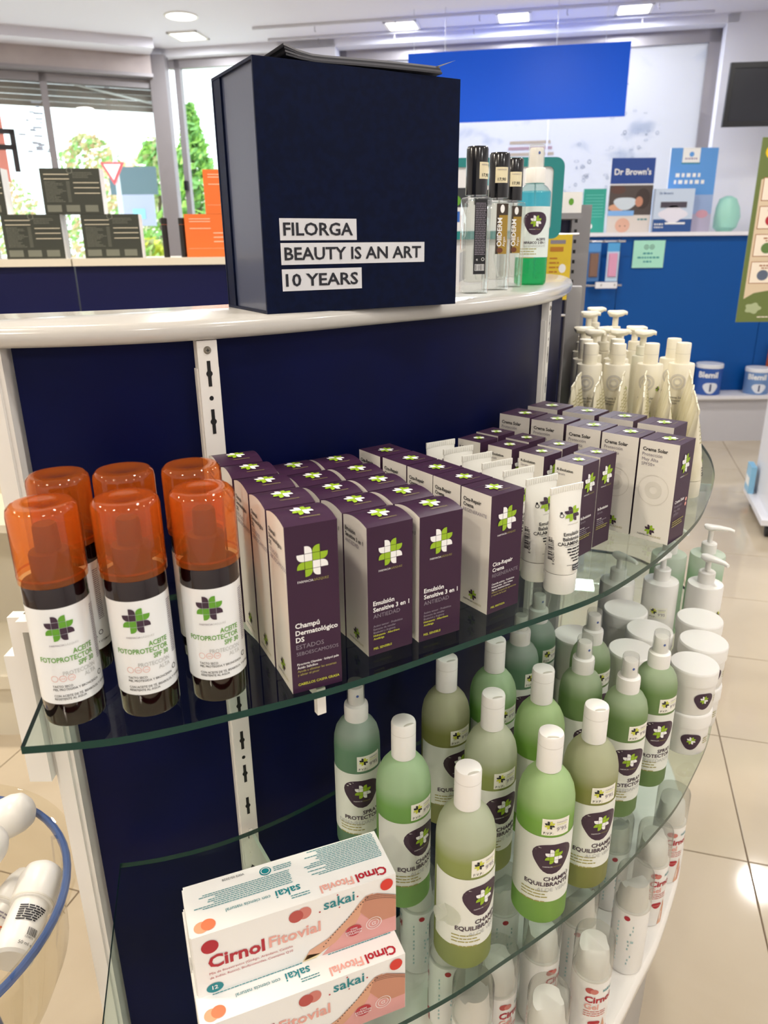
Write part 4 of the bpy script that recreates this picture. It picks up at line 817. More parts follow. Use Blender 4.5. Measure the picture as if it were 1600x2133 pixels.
gels = [(0.286, 0.757, 0.35, 'standing alone near the deck edge with readable red letters'), (0.377, 0.865, -2.4, 'turned with its back print outwards near the deck edge'), (0.438, 0.952, 0.6, 'close to the deck edge with red letters, below the jars'), (0.500, 1.040, 0.5, 'farthest along the deck edge below the jars'),
        (0.205, 0.676, 0.5, 'in the front line at the bottom of the picture'), (0.288, 0.841, -2.2, 'seen through the glass under the olive bottles, back print outwards'), (0.220, 0.784, 0.9, 'seen through the glass under the bright lime bottle'), (0.384, 0.982, -2.1, 'seen through the glass under the sprays'),
        (0.176, 0.863, -2.0, 'behind the olive bottle, seen through the glass'), (0.150, 0.735, 0.7, 'left of the front line, under the glass edge'), (0.085, 0.780, -2.2, 'under the nearest olive bottle'), (0.110, 0.690, -2.3, 'at the lower left below the glass'), (0.046, 0.87, -2.0, 'farthest left below the lower shelf')]
for x, y, a, lab in gels: spawn(gel, 'gel_dispenser', (x, y, Z3), face(x, y)+a, 'clear-capped gel dispenser '+lab, 'dispenser', 'gel dispensers on the deck')

# ------------------------------------------------------------------ on the white top
NB = P('navy_box_card', '#050d26', 0.42, spec=0.1, noise=(120, '#07112e', 0.4, 0.6)); NBI = P('navy_box_lit_side', '#394057', 0.34, spec=0.9, coat=0.3)  # side's base colour is lightened to stand for window light on navy card
bw, bd_, bh = 0.252, 0.128, 0.248
m = MB(); m.box(-bw/2+0.003, bw/2-0.003, -bd_/2+0.003, bd_/2-0.003, 0.003, bh-0.003, NBI)
c1 = MB(); c1.box(-bw/2, bw/2, -bd_/2, -bd_/2+0.003, 0.0, bh, NB); c2 = MB(); c2.box(-bw/2, bw/2, bd_/2-0.003, bd_/2, 0.0, bh, NB)
c3 = MB(); c3.box(-bw/2, bw/2, -bd_/2+0.003, bd_/2-0.003, 0, 0.003, NB); c4 = MB(); c4.box(-bw/2, bw/2, -bd_/2+0.003, bd_/2-0.003, bh-0.003, bh, NB)
c5 = MB(); c5.box(-bw/2+0.0005, -bw/2+0.003, bd_/2-0.026, bd_/2-0.003, 0.003, bh-0.003, NB)
pl = Pr(plane((-bw/2, -bd_/2, 0), (1, 0, 0), (0, 0, 1))); SIL = P('silver_strip', '#d6d7da', 0.45)
FNT = []
for y0, y1, x1, tx in ((0.0762, 0.0985, 0.113, 'FILORGA'), (0.0510, 0.0735, 0.2045, 'BEAUTY IS AN ART'), (0.0235, 0.0465, 0.1185, '10 YEARS')):
    pl.rect(0.0195, x1, y0, y1, SIL); FNT.append((0.0235, y0+0.0052, x1-0.0195-0.009, tx))
pt = Pr(plane((-bw/2, -bd_/2, 0), (1, 0, 0), (0, 0, 1), 0.0007)); INK = P('navy_ink', '#10131f', 0.5)
for x, y, w_, tx in FNT:
    ww = glyphs(tx, 0.02)[2]; pt.text(tx, x, y, 0, INK, bold=0.02, w=w_, squash=(0.0128/0.70)/(w_/ww))
box = [part('inner_case', m, smooth=False), part('front_cover', c1, [('title_strips', pl), ('title_lettering', pt)], smooth=False), part('back_cover', c2, smooth=False), part('base_board', c3, smooth=False), part('top_board', c4, smooth=False), part('hinge_flap', c5, smooth=False)]
psi = R(30); bx, by = -0.126, 0.838
cxy = (bx+math.cos(psi)*bw/2-math.sin(psi)*bd_/2, by+math.sin(psi)*bw/2+math.cos(psi)*bd_/2)
spawn(box, 'gift_box', (cxy[0], cxy[1], ZT), psi, 'large navy presentation box with silver title strips on the white top', 'box')
mg = bpy.data.objects.new('magazine', None); COL.objects.link(mg); mg.location = (cxy[0]+0.006, cxy[1]-0.01, ZT+bh); mg.rotation_euler = (0, 0, psi-0.05); tag(mg, 'dark grey curling magazine lying on the navy box', 'magazine')
for k, mt in enumerate((P('magazine_cover', '#2f2f34', 0.4), P('magazine_page', '#55555a', 0.5), P('magazine_cover', '#2f2f34', 0.4), P('magazine_page2', '#7a7a7e', 0.5))):
    s = MB(); rows = []
    for i in range(13):
        x = -0.085+0.185*i/12; z = 0.0006+0.0022*k+0.006*max(0, (-x-0.045)/0.04)**2*(0.6+0.2*k)+0.004*math.sin(max(0, (x+0.05)*14))*0.4
        rows.append([(x, -0.052+0.002*k, z), (x, 0.05, z)])
    s.loft(rows, mt, False, False, closed=False); s.loft([[(a[0], a[1], a[2]+0.0018) for a in r_] for r_ in rows], mt, False, False, closed=False)
    s.loft([[rows[i][0], (rows[i][0][0], rows[i][0][1], rows[i][0][2]+0.0018)] for i in range(13)], mt, False, False, closed=False)
    obj('sheet', s, mg)
s = MB(); s.add([(0.095, -0.05, 0.010), (0.118, -0.052, 0.017), (0.100, -0.01, 0.010)], [(0,1,2)], PWHITE); obj('page_corner', s, mg)
# slim square perfume bottles
PGL = clear('perfume_glass', '#f8fbfb', 1.5, 0.01, 0.05, '#ffffff', 1.5); PFL = clear('perfume_fluid', '#fafaf6', 1.0, 0.01)
def sq(r, z, n=6, k=0.35):
    pts = []
    for q in range(4):
        for i in range(n):
            a = q*PI/2+(i/(n-1))*PI/2; cx = (r*(1-k))*(1 if q in (0, 3) else -1); cy = (r*(1-k))*(1 if q in (0, 1) else -1); pts.append((cx+r*k*math.cos(a), cy+r*k*math.sin(a), z))
    return pts
def perfume(front):
    g = MB(); g.loft([sq(0.0175, 0), sq(0.0185, 0.002), sq(0.0185, 0.131), sq(0.017, 0.134), sq(0.008, 0.136)], PGL)
    inn = MB(); inn.loft([sq(0.0125, 0.016), sq(0.0145, 0.022), sq(0.0145, 0.126), sq(0.010, 0.131)], PFL)
    dip = MB(); dip.tube([(0.002, 0, 0.134), (0.003, 0.002, 0.09), (-0.003, 0.0, 0.05), (0.006, 0.004, 0.02)], 0.0014, clear('dip_tube', '#e2e8e8', 1.0, 0.1, 0.5, '#ffffff'), 8)
    c = MB(); c.lathe([(0.0155, 0.137), (0.0158, 0.138), (0.0158, 0.198), (0.0145, 0.201), (0.0, 0.202)], P('black_gloss_cap', '#0b0c10', 0.18, coat=0.4), 32, cap1=False)
    nk = MB(); nk.lathe([(0.008, 0.134), (0.008, 0.1375)], P('collar_silver', '#c9cdd0', 0.2, 0.9), 24)
    l = Pr(plane((-0.0185, -0.0185, 0), (1, 0, 0), (0, 0, 1), 0.0006))
    if front:
        l.rect(0.009, 0.028, 0.055, 0.1285, P('gold_label', '#a8893a', 0.35, 0.3)); l.rect(0.009, 0.0135, 0.055, 0.1285, P('label_brown', '#3a2e22', 0.4), 0.0002); l.rect(0.009, 0.028, 0.112, 0.1285, P('label_brown', '#3a2e22', 0.4), 0.0003); l.disc(0.0185, 0.121, 0.0035, 0.006, PWHITE, 0.0005)
        l.text('OIIDERM', 0.0185, 0.066, 0.0092, PWHITE, bold=0.02, rot=PI/2, w=0.042, e=0.0006); l.text('Argan', 0.0245, 0.066, 0.006, PWHITE, rot=PI/2, e=0.0006); l.disc(0.0165, 0.0605, 0.005, 0.004, P('label_chestnut', '#6a3a22', 0.4), 0.0005)
    else:
        l.rect(0.010, 0.029, 0.028, 0.131, P('label_black', '#17181c', 0.4))
        for i in range(30): l.micro(0.0115, 0.0275, 0.125-0.0024*i, 0.001, PGREY, rq)
        l.rect(0.012, 0.027, 0.033, 0.042, PWHITE, 0.0003)
        for i in range(12): l.rect(0.0125+0.00118*i, 0.0125+0.00118*i+rq.choice((0.0004, 0.0007)), 0.0335, 0.0415, PBLACK, 0.0005)
        l.text('e', 0.014, 0.047, 0.006, PWHITE, e=0.0005); l.ring(0.0245, 0.049, 0.0024, 0.0006, PWHITE, 0.0005)
    tg_ = Pr(cyl(0.0158, 0, 0.5 if not front else -0.1, 0.0007)); tg_.rect(-0.010, 0.010, 0.158, 0.180, P('price_cream', '#e6dcb8', 0.5), 0, 8)
    tg_.text('FARMACIA', 0, 0.1755, 0.003, PGREY, 'C', e=0.0004, w=0.014); tg_.text('17,90', 0, 0.161, 0.006, PBLACK, 'C', 0.015, e=0.0004)
    return [part('bottle', g), part('inner_cavity', inn), part('dip_tube', dip), part('cap', c, [('price_sticker', tg_)]), part('neck_ring', nk), part('label', l, smooth=False)]
PF, PBk = perfume(True), perfume(False)
spawn(PBk, 'perfume_bottle', (0.139, 1.172, ZT), R(14), 'slim clear bottle with black cap and black back label nearest the navy box', 'bottle', 'slim black-capped bottles')
spawn(PF, 'perfume_bottle', (0.183, 1.252, ZT), R(14), 'slim black-capped bottle with a 17,90 price sticker, middle of three', 'bottle', 'slim black-capped bottles')
spawn(PF, 'perfume_bottle', (0.219, 1.335, ZT), R(14), 'slim black-capped bottle standing next to the green spray', 'bottle', 'slim black-capped bottles', skip=())
# two-phase oil spray
b = MB(); b.lathe([(0.024, 0), (0.0275, 0.002), (0.0285, 0.006), (0.0285, 0.046)], clear('phase_green', '#6fdca8', 0.9, 0.02, 0.28, '#22b874'), 36, cap1=False)
b.lathe([(0.0285, 0.046), (0.0285, 0.128)], clear('phase_blue', '#8fdbe8', 0.9, 0.02, 0.16, '#6cc8dc'), 36, cap0=False, cap1=False)
b.lathe([(0.0285, 0.128), (0.0285, 0.152), (0.0275, 0.155)], clear('phase_blue', '#5fc4da'), 36, cap0=False, cap1=False)
b.lathe([(0.0275, 0.155), (0.022, 0.162), (0.016, 0.166), (0.0145, 0.172)], clear('clear_shoulder', '#dff0f2', 1.2, 0.02), 36, cap0=False, cap1=False)
hd = MB(); hd.lathe([(0.0175, 0.168), (0.0175, 0.190), (0.0165, 0.192), (0.0125, 0.193), (0.0115, 0.222), (0.0105, 0.2235)], WPLAST, 28)
nz = Pr(cyl(0.0118, 0.215, 0.35, 0.0006)); nz.disc(0, 0, 0.002, 0.0024, P('nozzle_blue', '#1f4fa8', 0.4), 0, 12)
oc = MB(); oc.lathe([(0.0142, 0.193), (0.0135, 0.227), (0.012, 0.2285), (0, 0.229)], clear('clear_cap', '#f4f4f2'), 28, cap0=False, cap1=False)
dt = MB(); dt.tube([(0, 0, 0.17), (0.004, 0, 0.1), (0.008, 0.002, 0.01)], 0.0015, clear('dip_tube', '#e2e8e8'), 8)
two = [part('bottle', b), part('spray_head', hd, [('nozzle', nz)]), part('overcap', oc), part('dip_tube', dt), bottle_label(0.0285, 0.047, 0.130, 0.1, 2.9, ['ACEITE', 'BIFÁSICO 2 EN 1'], 'DESENREDANTE', P('pale_aqua_label', '#dfeae6', 0.4), 0.0, 0.72, 0.0205)]
spawn(two, 'two_phase_spray_bottle', (0.268, 1.402, ZT), face(0.268, 1.402)+0.05, 'spray bottle of green and blue two-phase oil on the white top', 'bottle')

# ------------------------------------------------------------------ clear bowl of deodorants at the lower left
bc_ = (-0.655, 0.715); bz = 0.70
e = bpy.data.objects.new('display_bowl', None); COL.objects.link(e); e.location = (bc_[0], bc_[1], 0); tag(e, 'clear plastic display bowl with blue ring on a blue stand', 'bowl')
ACR = clear('acrylic', '#f7f4ea', 0.9, 0.02, 0.03, '#fff8e8')
m = MB(); m.lathe([(0.08, bz-0.19), (0.19, bz-0.175), (0.213, bz-0.12), (0.218, bz-0.02), (0.222, bz-0.004), (0.241, bz), (0.243, bz+0.002)], ACR, 64, cap1=False); obj('bowl', m, e)
BLUR = P('blue_ring', '#1d4f9e', 0.3, coat=0.3)
m = MB(); m.tube([(0.226*math.cos(2*PI*i/64), 0.226*math.sin(2*PI*i/64), bz-0.012) for i in range(64)], 0.0055, BLUR, 10, True); obj('ring', m, e)
for a in (-0.55, 1.5, 3.6):
    m = MB(); m.tube([(0.226*math.cos(a), 0.226*math.sin(a), bz-0.012), (0.222*math.cos(a), 0.222*math.sin(a), bz-0.08), (0.14*math.cos(a), 0.14*math.sin(a), 0.35), (0.19*math.cos(a), 0.19*math.sin(a), 0.006)], 0.0055, BLUR, 10); obj('leg', m, e)
def deo(prt):
    b = MB(); b.lathe([(0.0195, 0), (0.023, 0.003), (0.0235, 0.02), (0.0225, 0.055), (0.021, 0.066)], WPLAST, 32)
    c = MB(); c.lathe([(0.0245, 0.066), (0.0255, 0.070), (0.0262, 0.085), (0.0255, 0.102), (0.022, 0.113), (0.014, 0.1195), (0.0, 0.121)], WPLAST, 36, cap1=False)
    k_ = MB(); k_.lathe([(0.0248, 0.0665), (0.0256, 0.0675), (0.0256, 0.069), (0.0250, 0.0705)], P('cap_bead', '#dcd8cc', 0.4), 36, cap0=False, cap1=False)
    p = Pr(cyl(0.0236, 0, 0, 0.0005))
    if prt == 'bar':
        for i in range(7): p.micro(-0.016, 0.016, 0.052-0.0028*i, 0.0018, PBLACK, rq, fill=1-0.05*i)
        for i in range(14): p.rect(0.002+0.0009*i, 0.002+0.0009*i+rq.choice((0.0003, 0.0006)), 0.019, 0.028, PBLACK)
        p.text('133855', 0.001, 0.0155, 0.0036, PBLACK); p.text('50 ml e', -0.004, 0.0075, 0.0055, PBLACK)
    else:
        p.text('Derm', -0.012, 0.034, 0.011, P('print_rust', '#cf5a24', 0.5), bold=0.02); p.micro(-0.012, 0.012, 0.025, 0.005, P('print_rust', '#cf5a24', 0.5), rq, wl=(1, 2))
        for i in range(2): p.micro(-0.012, 0.006, 0.047+0.004*i, 0.0018, PGREY, rq)
    return [part('bottle', b), part('cap', c, [('bead', k_)]), part('label_print', p, smooth=False)]
D1, D2 = deo('bar'), deo('txt')
CAMP = Vector((0, 0, CAMZ))
for base, tip, pr_, turn, lab in [((-0.476, 0.685, 0.652), (-0.486, 0.82, 0.672), D1, 0.15, 'white roll-on with barcode lying nearest in the bowl'), ((-0.557, 0.722, 0.606), (-0.527, 0.840, 0.622), D2, 0.1, 'white roll-on with rust lettering beside the barcode one'),
        ((-0.650, 0.860, 0.665), (-0.525, 0.885, 0.722), D2, 1.2, 'white roll-on with its cap towards the far rim of the bowl'), ((-0.605, 0.800, 0.662), (-0.543, 0.780, 0.740), D2, 0, 'roll-on standing with its round cap towards the camera'),
        ((-0.480, 0.632, 0.715), (-0.552, 0.668, 0.640), D2, 0, 'upturned roll-on showing its base at the lower left picture edge'), ((-0.64, 0.62, 0.575), (-0.66, 0.735, 0.585), D1, 0.5, 'roll-on underneath the others in the bowl')]:
    B_, T_ = Vector(base), Vector(tip); az = (T_-B_).normalized(); c_ = CAMP-(B_+T_)/2; c_ = (c_-az*c_.dot(az)).normalized(); ay = -c_; ax = ay.cross(az)
    M_ = Matrix((ax, ay, az)).transposed() @ Matrix.Rotation(turn, 3, 'Z')
    o_ = spawn(pr_, 'roll_on_deodorant', B_, 0, lab, 'deodorant', 'roll-on deodorants in the bowl', rot=M_.to_euler()); o_.scale = (1.12, 1.12, 1.12)
# ------------------------------------------------------------------ left counter with cartons
cn = bpy.data.objects.new('side_counter', None); COL.objects.link(cn); cn.location = (-1.3, 3.0, 0); tag(cn, 'white-topped navy counter standing below the shop window', 'counter')
def cpart(name, mb): o = obj(name, mb, cn); o.location = (1.3, -3.0, 0); return o
cu_ = Vector((1, 0.14)).normalized(); CY = lambda x: 2.70+0.14*(x+0.94)
LEDGE = P('cream_counter_edge', '#e3dbc8', 0.3)
for xa, xb in ((-2.9, -1.06), (-1.055, -0.2)):
    m = MB(); along(m, CY, xa, xb, cu_, 0.42, 1.437, 1.461, LEDGE, -0.03); cpart('top', m)
    m = MB(); along(m, CY, xa, xb, cu_, 0.03, 0.0, 1.437, NAVY2, 0.0); cpart('front_panel', m)
DG = P('dark_green_carton', '#2f332b', 0.55); DGL = P('carton_line', '#c9c2ac', 0.6); DGT = P('carton_text', '#6f7266', 0.6); OR = P('orange_carton', '#e8702a', 0.5); ORL = P('orange_line', '#f6c3a0', 0.5); SD = P('carton_side_white', '#f2f2ee', 0.5)
def infobox(w, d, h, mat, lm, tm, seed):
    g = random.Random(seed); b = MB(); b.box(-w/2, w/2, -d/2, d/2, 0, h, mat, dict(r=SD if mat is DG else mat, t=SD if mat is DG else mat))
    p = Pr(plane((-w/2, -d/2, 0), (1, 0, 0), (0, 0, 1), 0.0006))
    if mat is DG:
        for y in (0.86, 0.76): p.rect(w*0.06, w*0.48, h*y, h*(y+0.018), lm)
        for y in (0.68, 0.57, 0.45): p.rect(w*0.54, w*0.97, h*y, h*(y+0.018), lm)
        for i in range(14): p.micro(w*0.06, w*0.42, h*(0.70-0.033*i), h*0.012, tm, g, fill=g.uniform(0.45, 1.0)); p.rect(w*0.42, w*0.48, h*(0.70-0.033*i), h*(0.712-0.033*i), tm)
        for i in range(4): p.micro(w*0.54, w*0.95, h*(0.90-0.035*i), h*0.012, tm, g, fill=g.uniform(0.6, 1))
        for k in range(3): p.rect(w*(0.05+0.32*k), w*(0.29+0.31*k), h*0.05, h*0.20, tm)
        p.ring(w*0.5, h*0.95, w*0.05, w*0.012, tm)
    else:
        for y in (0.88, 0.82, 0.66): p.rect(w*0.1, w*0.55, h*y, h*(y+0.02), lm)
        for y in (0.55, 0.45, 0.35): p.rect(w*0.6, w*0.95, h*y, h*(y+0.025), lm)
        p.rect(w*0.05, w*0.95, h*0.2, h*0.206, lm)
    return [part('body', b, smooth=False), part('panel_print', p, smooth=False)]
DB = infobox(0.192, 0.07, 0.142, DG, DGL, DGT, 1); OB = infobox(0.16, 0.07, 0.141, OR, ORL, ORL, 2); ca = math.atan(0.14)
for x, z, lab in [(-1.19, 0, 'lower left dark green carton on the white-topped counter'), (-0.935, 0, 'lower right dark green carton on the white-topped counter'), (-1.045, 0.1425, 'dark green carton bridging the two lower ones'), (-1.42, 0, 'dark green carton at the foot of the left picture edge'), (-1.355, 0.1425, 'upper dark green carton cut by the left picture edge')]:
    spawn(DB, 'green_carton', (x, CY(x)+0.06, 1.461+z), ca, lab, 'carton', 'dark green cartons')
spawn(OB, 'orange_carton', (-0.61, CY(-0.61)+0.06, 1.461), ca, 'lower orange carton beside the black sticks', 'carton', 'orange cartons')
spawn(OB, 'orange_carton', (-0.535, CY(-0.535)+0.06, 1.4625+0.14), ca, 'upper orange carton partly hidden by the navy box', 'carton', 'orange cartons')
st_ = MB(); st_.lathe([(0.0095, 0), (0.0105, 0.001), (0.0105, 0.108), (0.0115, 0.109), (0.0115, 0.128), (0.010, 0.1295)], P('stick_black', '#15120f', 0.4), 20)
sb_ = MB(); sb_.lathe([(0.0107, 0.1075), (0.0107, 0.1095)], PORANGE, 20, cap0=False, cap1=False)
stick = [part('barrel', st_, [('band', sb_)])]
spawn(stick, 'cosmetic_stick', (-0.757, CY(-0.757)+0.04, 1.461), 0, 'left slim black stick with orange band on the counter', 'stick', 'black sticks')
spawn(stick, 'cosmetic_stick', (-0.698, CY(-0.698)+0.04, 1.461), 0, 'right slim black stick with orange band beside the orange carton', 'stick', 'black sticks')
# low cream shelf unit glimpsed at the far left
lu = bpy.data.objects.new('low_shelf_unit', None); COL.objects.link(lu); lu.location = (-1.35, 1.95, 0); tag(lu, 'cream low shelf unit glimpsed behind the display at the left', 'shelving')
LC = P('cream_unit', '#d9d2be', 0.45)
for nm, bx_ in (('back_panel', (-0.75, 0.42, 0.40, 0.43, 0.0, 1.2)), ('deck', (-0.75, 0.36, 0.04, 0.40, 0.20, 0.245)), ('shelf', (-0.75, 0.40, 0.10, 0.40, 0.70, 0.725)), ('kickboard', (-0.72, 0.34, 0.08, 0.12, 0.0, 0.2))):
    obj(nm, MB().box(*bx_, LC), lu)

# ------------------------------------------------------------------ blue wall counter at the right with its posters
bcn = bpy.data.objects.new('blue_counter', None); COL.objects.link(bcn); bcn.location = (2.2, 5.95, 0); tag(bcn, 'royal blue counter with white ledge below the bubble-print window', 'counter')
def bp(name, mb): o = obj(name, mb, bcn); o.location = (-2.2, -5.95, 0); return o
for xa, xb in ((0.3, 1.795), (1.8, 2.93), (2.935, 3.5)): bp('blue_panel', MB().box(xa, xb, 5.9, 5.93, 0.36, 1.535, BLUE))
bp('ledge', MB().box(0.3, 3.5, 5.86, 6.2, 1.535, 1.562, P('ledge_white', '#eceaf0', 0.35)))
for xa, xb in ((0.3, 3.5),):
    m = MB(); m.loft([[(xa, 5.68, 0.335), (xb, 5.68, 0.335), (xb, 5.93, 0.335), (xa, 5.93, 0.335)], [(xa, 5.67, 0.345), (xb, 5.67, 0.345), (xb, 5.93, 0.345), (xa, 5.93, 0.345)], [(xa, 5.67, 0.37), (xb, 5.67, 0.37), (xb, 5.93, 0.37), (xa, 5.93, 0.37)]], P('plinth_white', '#e3e2e6', 0.4)); bp('low_shelf', m)
bp('kickboard', MB().box(0.3, 3.5, 5.72, 5.78, 0.0, 0.335, P('kick_grey', '#c4c3c8', 0.5)))
def board(name, x0, x1, y, z0, z1, mat, label, cat, th=0.012, lean=0.05, prt=None, group=None):
    e = bpy.data.objects.new(name, None); COL.objects.link(e); e.location = ((x0+x1)/2, y, z0); e.rotation_euler = (-lean, 0, 0); tag(e, label, cat, group)
    w = x1-x0; h = z1-z0; obj('board', MB().box(-w/2, w/2, 0, th, 0, h, mat), e)
    if prt:
        p = Pr(plane((-w/2, 0, 0), (1, 0, 0), (0, 0, 1), 0.0012)); prt(p, w, h); obj('print', p.mesh('print', False), e)
    return e
def prt_db(p, w, h):
    p.rect(0, w, h*0.66, h, P('poster_navy', '#0f3f8f', 0.4)); p.text("Dr Brown's", w*0.5, h*0.78, 0.1, PWHITE, 'C', 0.02, w=w*0.84, e=0.002)
    p.rect(0, w, h*0.24, h*0.64, P('poster_brown', '#4e433f', 0.5)); p.disc(w*0.78, h*0.46, w*0.17, h*0.14, P('poster_dark', '#3a2c28', 0.5), 0.001); p.disc(w*0.70, h*0.42, w*0.09, h*0.07, SKIN2, 0.002)
    p.blob(w*0.38, h*0.40, blobshape, w*0.26, h*0.085, P('poster_milk', '#cdd8e2', 0.5), 0.0015); p.disc(w*0.2, h*0.34, w*0.2, h*0.05, SKIN, 0.001); p.disc(w*0.2, h*0.58, w*0.17, h*0.055, P('poster_hair', '#5a3c34', 0.5), 0.001)
    p.rect(0, w, 0, h*0.24, P('poster_sand', '#dcd3cc', 0.5)); p.rect(0, w*0.6, h*0.23, h*0.30, P('poster_sky', '#7fb2ea', 0.5), 0.002); p.disc(w*0.36, h*0.10, w*0.17, h*0.10, P('poster_baby', '#e0b09a', 0.5), 0.0015)
    p.disc(w*0.36, h*0.14, w*0.15, h*0.045, P('poster_hair', '#5a3c34', 0.5), 0.001)
    for k in (-1, 1): p.disc(w*(0.36+0.06*k), h*0.09, w*0.015, h*0.008, PBLACK, 0.002, 8)
    p.micro(w*0.70, w*0.92, h*0.17, h*0.02, PTEAL, rq, e=0.002, wl=(1, 3))
board('baby_bottle_poster', 1.700, 2.022, 5.97, 1.562, 2.075, P('poster_white', '#e8e8ea', 0.4), 'blue-headed photo poster of a baby being bottle-fed on the ledge', 'poster', prt=prt_db, lean=0.02)
def prt_ne(p, w, h):
    p.rect(0, w, h*0.45, h, P('poster_azure', '#5b9be0', 0.45)); p.rect(0, w, h*0.22, h*0.45, P('poster_haze', '#9db3dc', 0.45)); p.rect(0, w, 0, h*0.22, P('poster_lilac', '#bdb4cc', 0.45))
    p.rect(w*0.25, w*0.62, h*0.83, h, PWHITE, 0.001); p.disc(w*0.44, h*0.925, w*0.05, h*0.03, P('poster_azure', '#5b9be0', 0.45), 0.002); p.micro(w*0.31, w*0.57, h*0.865, h*0.02, P('poster_plum', '#8a6c9a', 0.5), rq, e=0.002, wl=(0.5, 1.0))
    p.rect(w*0.24, w*0.63, h*0.815, h*0.828, PTEAL, 0.001)
    p.micro(w*0.14, w*0.76, h*0.66, h*0.045, PWHITE, rq, e=0.002, wl=(0.6, 1.2)); p.micro(w*0.12, w*0.78, h*0.58, h*0.045, PWHITE, rq, e=0.002, wl=(0.6, 1.2)); p.disc(w*0.8, h*0.22, w*0.13, h*0.05, P('poster_pink', '#d8a0b0', 0.5), 0.001)
board('blue_poster', 2.150, 2.500, 6.03, 1.562, 2.145, P('poster_white', '#e8e8ea', 0.4), 'tall sky-blue poster with a white crest standing behind the machine carton', 'poster', prt=prt_ne, lean=0.02)
e = bpy.data.objects.new('machine_carton', None); COL.objects.link(e); e.location = (2.175, 5.93, 1.562); e.rotation_euler = (0, 0, 0.0); tag(e, 'white and blue carton with a picture of a white appliance on the ledge', 'carton')
m = MB(); m.box(-0.145, 0.145, 0, 0.09, 0, 0.30, P('carton_pale_blue', '#c7d6ea', 0.4), dict(r=P('carton_navy', '#24508f', 0.4))); obj('body', m, e)
p = Pr(plane((-0.145, 0, 0), (1, 0, 0), (0, 0, 1), 0.001)); p.rect(0, 0.29, 0, 0.09, P('carton_navy', '#123f80', 0.4)); p.rect(0.045, 0.24, 0.17, 0.21, P('print_mauve_black', '#4a4350', 0.4), 0.001); p.blob(0.143, 0.125, lambda t: 1+0.12*math.cos(4*t), 0.10, 0.055, P('appliance_white', '#e6e4f0', 0.4), 0.001)
p.rect(0.09, 0.24, 0.055, 0.068, PWHITE, 0.002); p.text("Dr Brown's", 0.03, 0.262, 0.02, P('carton_navy', '#123f80', 0.4), bold=0.02, w=0.10); p.micro(0.012, 0.092, 0.05, 0.011, PWHITE, rq, e=0.002, wl=(0.6, 1.5)); p.micro(0.012, 0.082, 0.03, 0.009, PWHITE, rq, e=0.002, wl=(0.6, 1.5))
obj('print', p.mesh('print', False), e)
def prt_mint(p, w, h):
    for k in (-1, 1): p.ring(w*(0.5+0.09*k), h*0.76, w*0.07, w*0.015, PBLACK, 0, 18); p.disc(w*(0.5+0.09*k), h*0.76, w*0.02, w*0.02, PBLACK, 0, 8)
    for i, f_ in enumerate((0.36, 0.70, 0.3)): p.micro(w*(0.5-f_/2), w*(0.5+f_/2), h*(0.50-0.15*i), h*0.055, PTEAL, rq, wl=(1.0, 2.5))
board('mint_notice', 1.893, 2.128, 5.888, 1.31, 1.505, P('mint_card', '#a8e2cc', 0.5), 'mint green notice with two eyes taped to the blue panel', 'notice', th=0.003, lean=0, prt=prt_mint)
def prt_teal(p, w, h):
    for i in range(8): p.rect(w*0.1, w*0.9, h*(0.85-0.07*i), h*(0.87-0.07*i), P('teal_line', '#5cbcae', 0.5))
    p.disc(w*0.35, h*0.15, w*0.12, w*0.12, PWHITE)
board('teal_leaflet', 1.515, 1.685, 5.99, 1.562, 1.87, P('teal_card', '#2ba08e', 0.5), 'teal leaflet card left of the baby poster', 'leaflet', prt=prt_teal, lean=0.03, th=0.004)
# packets on chrome rails in front of the blue panel
for nm, z, lab in (('upper', 1.50, 'upper chrome hook rail on the blue panel with packets'), ('lower', 1.19, 'lower chrome hook rail on the blue panel')):
    m = MB(); m.tube([(1.40, 5.80, z), (1.80, 5.80, z)], 0.009, STEEL, 10); 
    for k in range(4): m.tube([(1.44+0.1*k, 5.9, z), (1.44+0.1*k, 5.77, z), (1.44+0.1*k, 5.765, z+0.012)], 0.004, STEEL, 8)
    if nm == 'lower': m.box(1.60, 1.76, 5.775, 5.79, z-0.02, z+0.025, P('rail_tag', '#e8e8ec', 0.3))
    tag(obj('hook_rail', m), lab, 'rail', 'chrome hook rails')
def packet(x, cols, lab):
    e = bpy.data.objects.new('blister_packet', None); COL.objects.link(e); e.location = (x, 5.785, 1.22); tag(e, lab, 'packet', 'hanging packets')
    obj('card', MB().box(-0.045, 0.045, 0, 0.003, 0, 0.27, P('pk_'+cols[0], cols[0], 0.45)), e)
    m = MB(); m.loft([[(-0.034, 0, 0.03), (0.034, 0, 0.03), (0.034, 0, 0.2), (-0.034, 0, 0.2)], [(-0.028, -0.014, 0.036), (0.028, -0.014, 0.036), (0.028, -0.014, 0.194), (-0.028, -0.014, 0.194)]], P('pk_'+cols[1], cols[1], 0.3), False, True); obj('blister', m, e)
    obj('header', MB().box(-0.045, 0.045, -0.001, 0.0, 0.21, 0.27, P('pk_'+cols[2], cols[2], 0.45)), e)
packet(1.575, ('#3f6ea8', '#7d5f50', '#4f8fd0'), 'brown packet hanging from the chrome rail'); packet(1.715, ('#b9d4ea', '#d89ab8', '#4fa0d8'), 'pink and pale blue packet hanging from the chrome rail')
